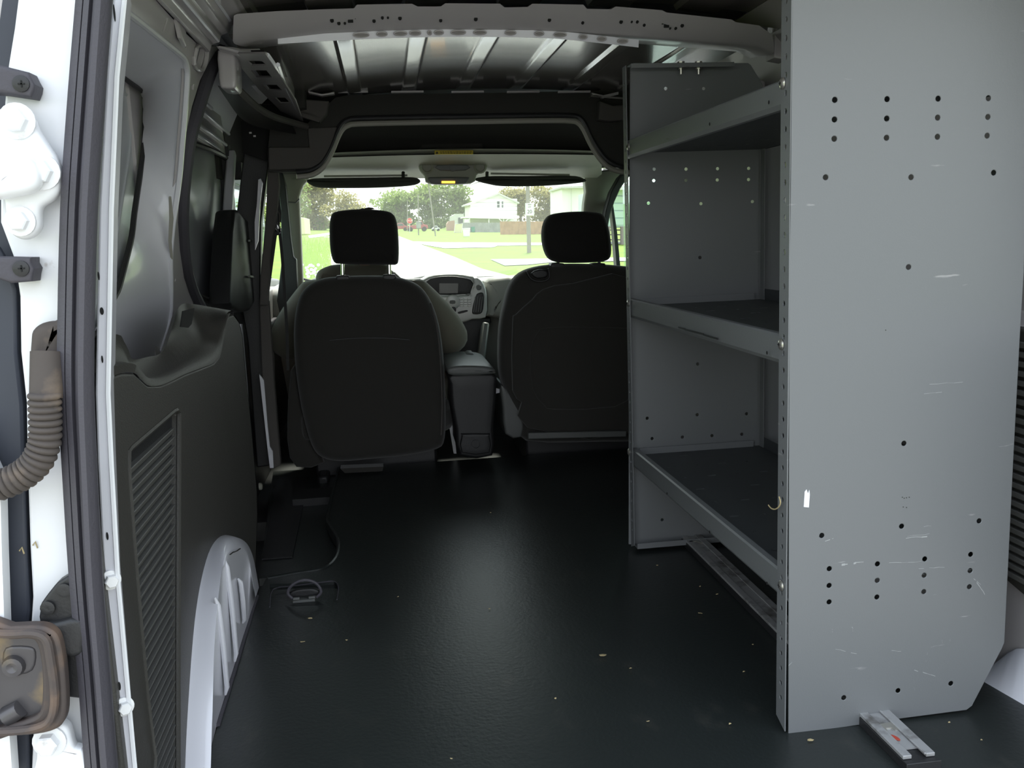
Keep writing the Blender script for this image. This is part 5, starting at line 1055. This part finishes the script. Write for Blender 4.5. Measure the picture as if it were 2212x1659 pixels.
# litter on the floor
def crumb(px, py, s_, lab, grp=None, nm='leaf_crumb'):
    c = at(px, py, z=.0015); a0 = random.uniform(0, 3)
    mb = MB(); n = 6; mb.slab([c + V((math.cos(a0+i*math.pi/3)*s_*random.uniform(.6, 1.2), math.sin(a0+i*math.pi/3)*s_*.45*random.uniform(.6, 1.2), random.uniform(0, .002))) for i in range(n)], (0, 0, .0012), .0004)
    tag(obj(nm, mb, M['leaf']), lab, 'litter', grp)
crumb(1303, 1417, .008, 'curled pale leaf scrap on the mat near the rail'); crumb(653, 1388, .006, 'brown leaf scrap on the mat below the tie-down ring'); crumb(671, 1337, .006, 'thin pale straw scrap just below the tie-down ring')
crumb(1883, 1584, .007, 'pale wood splinter beside the near end of the floor rail'); crumb(1749, 1600, .006, 'curled straw on the mat below the shelving panel'); crumb(1512, 1326, .005, 'pale scrap on the mat left of the floor rail')
for px, py in ((749, 1384), (1577, 1565), (1607, 1452), (1200, 1510), (1060, 1108), (1057, 1316), (1626, 1394), (1400, 1560), (975, 1640), (860, 1290), (1362, 1445), (1512, 1268), (1549, 1285), (2050, 1562), (2120, 1600), (1420, 1222)):
    pass
for (px, py), w_ in (((749, 1384), 'right of the brown leaf scrap'), ((1577, 1565), 'left of the near shelving foot'), ((1607, 1452), 'between rail and near upright'), ((1200, 1510), 'at the centre of the near mat'), ((1060, 1108), 'between the seats and the shelving, farthest one'),
                   ((1057, 1316), 'in the worn centre of the mat'), ((1626, 1394), 'beside the rail near the upright'), ((1400, 1560), 'below the curled pale leaf scrap'), ((975, 1640), 'at the bottom edge of the photo'), ((860, 1290), 'right of the tie-down ring'), ((1362, 1445), 'right of the curled pale leaf scrap'),
                   ((1512, 1268), 'left of the rail, upper of a pair'), ((1549, 1285), 'left of the rail, lower of a pair'), ((2050, 1562), 'right of the rail end'), ((2120, 1600), 'in the bottom right corner'), ((1420, 1222), 'beside the far end of the rail')):
    crumb(px, py, .0025, 'tiny pale speck on the black mat ' + w_, 'tiny specks of litter on the mat')

# ================================================================== OUTSIDE
def poly_ground(pts, up, mt, name, lab, cat):
    mb = MB(); mb.prism([atg(a, b, up) for a, b in pts], (0, 0, -.01)); return struct(name, mb, mt, lab, cat, sm=False)
mb = MB(); S_ = [V((x_, y_, gz(y_, x_))) for x_, y_ in ((-500, -200), (500, -200), (500, 900), (-500, 900))]
mb.add(S_, [(0, 1, 2, 3)]); struct('ground', mb, M['grass'], 'bright green lawn around the street outside', 'lawn', sm=False)
near = [V((-7, -150, 0)), V((5.5, -150, 0))]
rd = [V((-5, -60, gz(-60, -5)+.02)), V((5.5, -60, gz(-60, 5.5)+.02)), V((5.5, 6, gz(6, 5.5)+.02)), atg(1110, 598, .02), atg(1040, 580, .02), atg(985, 556, .02), atg(910, 528, .02), atg(862, 510, .02), atg(700, 511, .02), atg(700, 512.5, .02), atg(820, 516, .02), atg(800, 535, .02), atg(740, 548, .02), atg(688, 549, .02), atg(690, 575, .02), atg(722, 600, .02), V((-5, 6, gz(6, -5)+.02))]
mb = MB(); mb.holed(rd, [], (0, 0, -.01)); struct('road', mb, M['asphalt'], 'pale sunlit road running ahead of the van', 'road', sm=False)
poly_ground(((880, 521), (960, 523.5), (1080, 524), (1180, 524), (1420, 520), (1420, 525), (1180, 529), (1075, 530.5), (1065, 534), (1000, 535), (960, 536), (925, 530)), .03, M['concrete'], 'driveway', 'white concrete driveway strip crossing the far lawn', 'driveway')
poly_ground(((1060, 560), (1180, 558.5), (1420, 555), (1420, 562), (1190, 566), (1140, 571), (1090, 573)), .03, M['concrete'], 'sidewalk', 'near white concrete walk crossing the lawn', 'sidewalk')
poly_ground(((666, 509), (730, 500), (760, 497), (750, 499), (700, 510), (668, 514)), .03, M['concrete'], 'footpath', 'thin pale path across the lawn at the left', 'path')

def tree(px, py_base, w_px, top_py, lab, mt, seed, n=1500, dist=None, trunk=True, nm='tree', low=.06, grp='trees beyond the street'):
    random.seed(seed); b = atg(px, py_base); Yd = b.y
    w = w_px*Yd/F; zt = at(px, top_py, y=Yd).z; H = zt-b.z
    t = thing(nm, lab, 'tree' if nm == 'tree' else 'bush', b, group=grp)
    blobs = []
    for i in range(20):
        a = random.uniform(0, 6.28); r_ = random.uniform(.0, .36)*w; blobs.append((b + V((r_*math.cos(a), r_*math.sin(a)*.7, H*random.uniform(low+.02, .84))), w*random.uniform(.16, .26), H*random.uniform(.11, .19)))
    mb = MB(); ls = max(.10, w*.026)
    for i in range(int(n*1.6)):
        c, rx, rz = random.choice(blobs); d = V((random.gauss(0, 1), random.gauss(0, 1), random.gauss(0, 1))).normalized()*random.uniform(.55, 1.05)
        p = c + V((d.x*rx, d.y*rx, d.z*rz)); u = V((random.gauss(0, 1), random.gauss(0, 1), random.gauss(0, 1))).normalized(); v = u.cross(V((random.random(), random.random(), random.random()+.1))).normalized(); s_ = ls*random.uniform(.6, 1.6)
        q_ = len(mb.v); mb.v += [tuple(p-u*s_), tuple(p-v*s_*.5), tuple(p+u*s_), tuple(p+v*s_*.5)]; mb.f.append((q_, q_+1, q_+2, q_+3))
    o = obj('foliage', mb, mt, t, sm=False, kind='stuff', weld=False)
    if trunk:
        mb = MB(); mb.tube([b, b+V((.1, 0, H*.3)), b+V((0, 0, H*.6))], [w*.035, w*.028, w*.015], 7)
        for a in (0, 2.1, 4.2): mb.tube([b+Z*H*.35, b+V((w*.22*math.cos(a), w*.2*math.sin(a), H*.6))], [w*.018, w*.008], 5)
        obj('trunk', mb, M['bark'], t)
    return t
tree(680, 497, 130, 372, 'olive tree at the far left edge of the windshield', M['leaves2'], 1, 2600)
tree(745, 498, 95, 400, 'brownish tree just left of the driver headrest', M['leaves2'], 2, 2200)
tree(620, 498, 120, 360, 'tall dark tree beyond the left windshield pillar', M['leaves'], 21, 1800)
tree(690, 497, 38, 462, 'small rounded light green tree behind the low hedge', M['leaves3'], 3, 900, low=.0)
tree(868, 494, 130, 408, 'green tree right of the sky gap above the headrest', M['leaves'], 4, 2800)
tree(935, 494, 120, 392, 'tall green tree behind the leaning utility pole', M['leaves'], 5, 2800)
tree(995, 494, 110, 385, 'green tree beside the gable roof, left of the house', M['leaves'], 6, 2400)
tree(1125, 492, 95, 395, 'olive tree right behind the white house', M['leaves2'], 7, 2400)
tree(1190, 492, 110, 388, 'olive tree between the road sign and the tall white building', M['leaves2'], 8, 2600)
tree(1255, 490, 90, 396, 'olive tree behind the tall white building', M['leaves2'], 9, 1500)
tree(560, 500, 120, 420, 'green tree seen through the driver door window', M['leaves'], 10, 1500)
tree(1345, 490, 60, 372, 'tree top above the pale green building at right', M['leaves'], 12, 900)
# hedge, left
mb = MB(); random.seed(5); h0, h1 = atg(663, 494), atg(800, 494)
for i in range(2500):
    p = h0.lerp(h1, random.random()) + V((random.gauss(0, .3), random.gauss(0, .5), random.uniform(0, 1.3))); u = V((random.gauss(0, 1), random.gauss(0, 1), random.gauss(0, 1))).normalized()*.22; v = u.cross(V((random.random(), random.random(), 1))).normalized()*.12
    mb.add([p-u, p-v, p+u, p+v], [(0, 1, 2, 3)])
tag(obj('hedge', mb, M['leaves'], sm=False, weld=False), 'low dark clipped hedge beyond the left lawn', 'hedge')
# weeds by windshield left
wt = thing('weeds', 'tall yellow-green weeds at the lower left of the windshield', 'weeds', atg(675, 560))
mb = MB(); random.seed(8)
for i in range(900):
    b = atg(random.uniform(640, 715), random.uniform(520, 600)); h = random.uniform(.2, .55); d_ = V((random.uniform(-.3, .3)*h, random.uniform(-.2, .2)*h, h)); w = .012
    mb.add([b-X*w, b+X*w, b+d_], [(0, 1, 2)])
obj('blade', mb, M['leaves3'], wt, sm=False, kind='stuff', weld=False)
mb = MB()
for i in range(24):
    b = at(random.uniform(652, 688), random.uniform(572, 598), y=random.uniform(6, 8)); mb.lathe(b, V((random.uniform(-.5, .5), -1, .4)), [(.012, 0), (.010, .003), (.0001, .004)], 6)
obj('white_speck', mb, M['signwhite'], wt, kind='stuff')  # small white discs scattered low among the weeds

# white gabled house
hy = atg(1040, 500).y + 6
def ah(px, py, y=hy): return at(px, py, y=y)
hs_ = thing('house', 'white two storey gabled house behind the fences', 'house', ah(1070, 500))
mb = MB(); mb.prism([ah(a, b) for a, b in ((1016, 440), (1077, 419), (1113, 434), (1118, 505), (1016, 505))], (0, 9, .13)); obj('wall', mb, M['siding'], hs_, sm=False)
for i in range(9):
    pz = 505-8.5*i
    mb = MB(); lx = 1016 if pz > 440 else 1016+(440-pz)*2.9; rx = 1117 if pz > 434 else 1113-(434-pz)*2.4
    if rx-lx > 8: mb.prism([at(lx, pz, y=hy-.02), at(rx, pz, y=hy-.02), at(rx, pz-7.6, y=hy-.05), at(lx, pz-7.6, y=hy-.05)], (0, -.03, 0)); obj('siding_board', mb, M['siding'], hs_, sm=False)
mb = MB(); 
for a, b in (((1077, 416), (1010, 441)), ((1077, 416), (1122, 437))):
    A, B = ah(*a, y=hy-.6), ah(*b, y=hy-.6); mb.prism([A, B, B-Z*.22, A-Z*.22], (0, 10.2, .15))
obj('roof', mb, M['roofsh'], hs_, sm=False)
for cx_ in (1076.5, 1085.5):
    mb = MB(); w_ = 3.4 if cx_ < 1080 else 2.2; mb.prism([at(a, b, y=hy-.1) for a, b in ((cx_-w_, 434), (cx_+w_, 434), (cx_+w_, 449.5), (cx_-w_, 449.5))], (0, -.05, 0)); f_ = obj('window', mb, M['signwhite'], hs_, sm=False)
    for k in (0, 1):
        mb = MB(); mb.prism([at(a, b, y=hy-.17) for a, b in ((cx_-w_+.8, 435+k*7.4), (cx_+w_-.8, 435+k*7.4), (cx_+w_-.8, 441+k*7.4), (cx_-w_+.8, 441+k*7.4))], (0, -.03, 0)); obj('pane', mb, M['darkglass'], f_, sm=False)
# carport / porch beam with braces
cp = thing('carport', 'white timber carport frame with diagonal braces before the house', 'carport', atg(1060, 502))
yc = hy - 4.0
mb = MB(); mb.prism([at(a, b, y=yc) for a, b in ((1001, 468), (1110, 470.5), (1110, 473.5), (1001, 471))], (0, 5, 0)); obj('beam', mb, M['siding'], cp, sm=False)
for a in (1004, 1056, 1088, 1108):
    mb = MB(); mb.beam(at(a, 472, y=yc+.2), at(a, 502, y=yc+.2), .12, .12, Y); obj('post', mb, M['siding'], cp)
for a, s_ in ((1004, 1), (1088, -1), (1088, 1)):
    mb = MB(); mb.beam(at(a, 482, y=yc+.1), at(a+s_*11, 472, y=yc+.1), .12, .10, Y); obj('brace', mb, M['siding'], cp)
# fences
def fence(p0, p1, top, lab, mt, n, nm='fence'):
    a, b = atg(*p0), atg(*p1); t = thing(nm, lab, 'fence', a); h = at(p0[0], top, y=a.y).z-a.z
    w = (b-a)/n; wd_ = w.length
    for i in range(n):
        mb = MB(); p = a+w*(i+.5)+Z*(h/2+random.uniform(-.02, .02)); ang = math.atan2(w.y, w.x); mb.box(p, (wd_*.94, .025, h), Matrix.Rotation(ang, 3, 'Z')); obj('board', mb, mt, t, sm=False)
    for zz in (.25, .8):
        mb = MB(); mb.beam(a+Z*h*zz+Y*.05, b+Z*h*zz+Y*.05, .05, .08); obj('rail', mb, mt, t, sm=False)
fence((1000, 502), (1081, 502), 481, 'weathered grey board fence below the house', M['fenceg'], 30)
fence((1081, 507), (1185, 506), 478, 'reddish cedar board fence right of the grey fence', M['fencew'], 36)
# tall white building right
tb = thing('building', 'tall plain white building behind the passenger headrest', 'building', atg(1245, 496))
mb = MB(); mb.prism([at(a, b, y=112) for a, b in ((1214, 406), (1234, 404), (1300, 404), (1300, 500), (1214, 500))], (0, 8, 0)); obj('wall', mb, M['siding'], tb, sm=False)
mb = MB(); mb.beam(at(1234, 398, y=111.6), at(1234, 500, y=111.6), .10, .10, Y); obj('downpipe', mb, M['roofsh'], tb)
mb = MB(); mb.prism([at(a, b, y=111) for a, b in ((1212, 403), (1302, 400), (1302, 405), (1212, 407))], (0, 8.5, 0)); obj('roof_edge', mb, M['roofsh'], tb, sm=False)
# mint building through passenger window
mbd = thing('building', 'pale green building seen through the passenger door window', 'building', atg(1340, 500))
mb = MB(); mb.prism([at(a, b, y=56) for a, b in ((1308, 408), (1440, 404), (1440, 489), (1308, 489))], (0, 8, 0)); obj('wall', mb, M['mint'], mbd, sm=False)
for i in range(5):
    mb = MB(); mb.prism([at(1308, 486-i*16, y=55.95), at(1440, 486-i*16, y=55.95), at(1440, 473-i*16, y=55.85), at(1308, 473-i*16, y=55.85)], (0, -.02, 0)); obj('siding_board', mb, M['mint'], mbd, sm=False)
mb = MB(); mb.prism([at(a, b, y=55) for a, b in ((1300, 403), (1440, 399), (1440, 408), (1300, 411))], (0, 5, .4)); obj('roof', mb, M['roofsh'], mbd, sm=False)
for a in (1312, 1346, 1380):
    mb = MB(); mb.beam(at(a, 489, y=56), at(a, 530, y=56), .3, .3, Y); obj('post', mb, M['pole'], mbd)
for b in (497, 507, 518):
    mb = MB(); mb.beam(at(1308, b, y=56.6), at(1440, b, y=56.6), .08, .22, Y); obj('rail', mb, M['pole'], mbd)
# left concrete wall / box at left edge
mb = MB(); mb.prism([at(a, b, y=40) for a, b in ((640, 470), (657, 470), (659, 506), (640, 508))], (0, 3, 0)); tag(obj('garden_wall', mb, M['yelboard'], bev=.03), 'pale concrete wall end at the left windshield edge', 'wall')
# signs and poles
def pole(px, base, top_px, top, r_px, lab, y=None, nm='utility_pole', mt=None, cat='pole'):
    b = atg(px, base); yy = b.y; t = thing(nm, lab, cat, b); T = at(top_px, top, y=yy)
    mb = MB(); mb.tube([b-Z*.1, T], [r_px*yy/F, r_px*.8*yy/F], 10); obj('shaft', mb, mt or M['pole'], t); return t, yy
up1, y1_ = pole(1143, 546, 1138, 330, 4.8, 'thick wooden utility pole carrying the white 20 sign')
sgn = thing('speed_sign', 'white speed limit sign reading 20 fixed on the thick pole', 'sign', at(1144, 465, y=y1_-.35))
ysg = y1_-.32
mb = MB(); mb.slab([at(a, b, y=ysg) for a, b in ((1134.5, 439), (1153.5, 439), (1154, 466), (1134.5, 466))], (0, .02, 0), .008); obj('plate', mb, M['signwhite'], sgn)
def text(s, px, py, y, h_px, mt, parent, nm='lettering', ext=.003):
    c = bpy.data.curves.new(nm, 'FONT'); c.body = s; c.align_x = 'CENTER'; c.align_y = 'CENTER'; c.size = h_px*y/F/.72; c.extrude = ext
    o = bpy.data.objects.new(nm, c); COL.objects.link(o); dg = bpy.context.evaluated_depsgraph_get(); me = bpy.data.meshes.new_from_object(o.evaluated_get(dg)); COL.objects.unlink(o); bpy.data.objects.remove(o)
    m = bpy.data.objects.new(nm, me); COL.objects.link(m); me.materials.clear(); me.materials.append(mt); m.location = (0, 0, 0)
    P_ = at(px, py, y=y); me.transform(Matrix.Translation(P_) @ Matrix.Rotation(math.pi/2, 4, 'X')); WM[m.name] = Matrix(); m.parent = parent; m.matrix_parent_inverse = WM[parent.name].inverted(); return m
text('20', 1144, 457.5, ysg-.006, 7.8, M['ink'], sgn, 'numerals')
text('SPEED', 1144, 442.3, ysg-.006, 2.1, M['ink'], sgn); text('LIMIT', 1144, 447.3, ysg-.006, 2.3, M['ink'], sgn)
mb = MB(); mb.tube([at(a, b, y=ysg-.003) for a, b in ((1135.6, 440), (1152.4, 440), (1152.8, 465), (1135.6, 465))], .004, 4, loop=True); obj('border_line', mb, M['ink'], sgn)
up2, _ = pole(941, 510, 925, 395, 1.5, 'thin leaning utility pole right of the parked cars')
up3, y3_ = pole(904, 508, 903, 420, 1.4, 'thin upright pole with a grey box beside the stop sign')
mb = MB(); mb.box(at(904, 486, y=y3_-.3), (.45, .3, .7)); obj('meter_box', mb, M['fenceg'], up3, bev=.03)
pole(880, 500, 880, 432, .9, 'far slender pole behind the stop sign')
# wires
w1 = thing('power_line', 'two sagging overhead wires above the trees', 'wire', at(960, 400, y=60))
for k in (0, 1):
    mb = MB(); mb.tube(smooth([at(927, 404+k*4, y=70), at(950, 411+k*3, y=66), at(990, 405+k*3, y=60), at(1060, 385, y=50)], 5, False), .015, 4); obj('wire', mb, M['pole'], w1)
# stop sign
ss = thing('stop_sign', 'red octagonal stop sign seen from the street', 'sign', atg(885, 503)); ysn = atg(885, 503).y
c = at(885, 477, y=ysn); R_ = 6.4*ysn/F
mb = MB(); mb.prism([c + X*(R_*math.cos(math.pi/8+i*math.pi/4)) + Z*(R_*math.sin(math.pi/8+i*math.pi/4)) for i in range(8)], (0, .03, 0)); obj('plate', mb, M['signwhite'], ss)
mb = MB(); mb.prism([c-Y*.01 + X*(R_*.93*math.cos(math.pi/8+i*math.pi/4)) + Z*(R_*.93*math.sin(math.pi/8+i*math.pi/4)) for i in range(8)], (0, .01, 0)); obj('red_face', mb, M['signred'], ss)
text('STOP', 885, 477, ysn-.02, 4.0, M['signwhite'], ss)
mb = MB(); mb.tube([atg(885, 503), c+Y*.05], .04, 6); obj('post', mb, M['roofsh'], ss)
ys2 = thing('yield_sign', 'small pale triangular sign behind the left lawn', 'sign', atg(671, 494)); yy_ = atg(671, 494).y
mb = MB(); mb.prism([at(a, b, y=yy_) for a, b in ((669, 471.5), (674.5, 471.5), (674, 464.5))], (0, .03, 0)); obj('plate', mb, M['signwhite'], ys2)
mb = MB(); mb.tube([at(671.5, 471, y=yy_+.04), atg(671.5, 495)], .05, 5); obj('post', mb, M['roofsh'], ys2)
# vehicles
def car(px, base, w_px, h_px, lab, mt, pickup=False):
    b = atg(px, base); k = b.y/F; L = w_px*k; Hh = h_px*k; t = thing('car', lab, 'car', b); yy = b.y
    if pickup: pf = ((-.5, .25), (-.5, .58), (-.05, .60), (.0, .98), (.22, 1.0), (.30, .66), (.48, .58), (.5, .25))
    else: pf = ((-.5, .25), (-.49, .55), (-.32, .64), (-.2, .97), (.14, 1.0), (.30, .64), (.48, .55), (.5, .25))
    mb = MB(); mb.prism([b+V((u*L, 0, v*Hh)) for u, v in pf], (0, 1.7, 0)); obj('body', mb, mt, t, bev=.05)
    gl = ((.01, .62), (.02, .92), (.21, .93), (.27, .66)) if pickup else ((-.26, .64), (-.17, .92), (.12, .93), (.24, .64))
    mb = MB(); mb.prism([b+V((u*L, -.01, v*Hh)) for u, v in gl], (0, -.02, 0)); obj('window', mb, M['darkglass'], t)
    for u in (-.32, .32):
        for yo in (-.02, 1.5):
            mb = MB(); mb.lathe(b+V((u*L, yo+.2, .30*Hh*.72)), -Y, [(.23*Hh, 0), (.23*Hh, .22), (.13*Hh, .225), (.0001, .22)], 14); obj('wheel', mb, M['tyre'], t)
    return t
car(866, 499, 30, 17, 'dark red car, leftmost of the parked vehicles', M['carred'])
car(902, 500, 46, 22, 'dark red pickup truck parked behind the stop sign', M['carred'], True)
car(942, 499, 17, 11, 'small white car parked right of the red pickup truck', M['carwhite'])
# bins and boards
def bin_(px, base, w, h, mt, lab, nm='trash_bin'):
    b = atg(px, base); k = b.y/F; t = thing(nm, lab, 'bin', b)
    mb = MB(); mb.loft([[b+V((x_*w*k*s_, y_*w*k*s_, z_*h*k)) for x_, y_ in ((-.5, -.5), (.5, -.5), (.5, .5), (-.5, .5))] for s_, z_ in ((.85, .05), (1, .88))], True, True); obj('body', mb, mt, t, bev=.03)
    mb = MB(); mb.box(b+Z*h*k*.93, (w*k*1.06, w*k*1.06, h*k*.1)); obj('lid', mb, mt, t, bev=.03)
bin_(1008, 512, 15, 19, M['signwhite'], 'white plastic bin on the far lawn'); bin_(1022, 502, 8, 12, M['green'], 'green bin before the grey fence')
yb = atg(990, 503); t = thing('board_sign', 'pale yellow board leaning on the lawn left of the grey fence', 'board', yb)
mb = MB(); mb.prism([at(a, b, y=yb.y) for a, b in ((983, 484), (999.5, 483), (997, 502), (981, 503))], (0, .08, 0)); obj('board', mb, M['yelboard'], t, bev=.01)
mb = MB(); mb.tube([at(983, 484, y=yb.y-.02), at(999.5, 483, y=yb.y-.02), at(997, 502, y=yb.y-.02), at(981, 503, y=yb.y-.02)], .04, 4, loop=True); obj('frame', mb, M['siding'], t)
mb = MB(); mb.prism([at(a, b, y=135) for a, b in ((965, 484), (969, 478), (982, 476), (983, 501), (966, 501))], (0, 2, 0)); tag(obj('brick_wall', mb, M['soil']), 'low reddish brick wall left of the yellow board', 'wall')
mb = MB(); mb.prism([at(a, b, y=150) for a, b in ((975, 467), (984, 462), (1002, 462), (1004, 500), (976, 500))], (0, 4, 0)); sh2 = thing('shed', 'small grey shed with pale corner beside the house', 'shed', at(988, 500, y=150)); obj('wall', mb, M['roofsh'], sh2)
mb = MB(); mb.prism([at(a, b, y=149.9) for a, b in ((990, 470), (1000, 470), (1000, 488), (990, 488))], (0, -.02, 0)); obj('window', mb, M['darkglass'], sh2)
print('OBJS', len(bpy.data.objects))
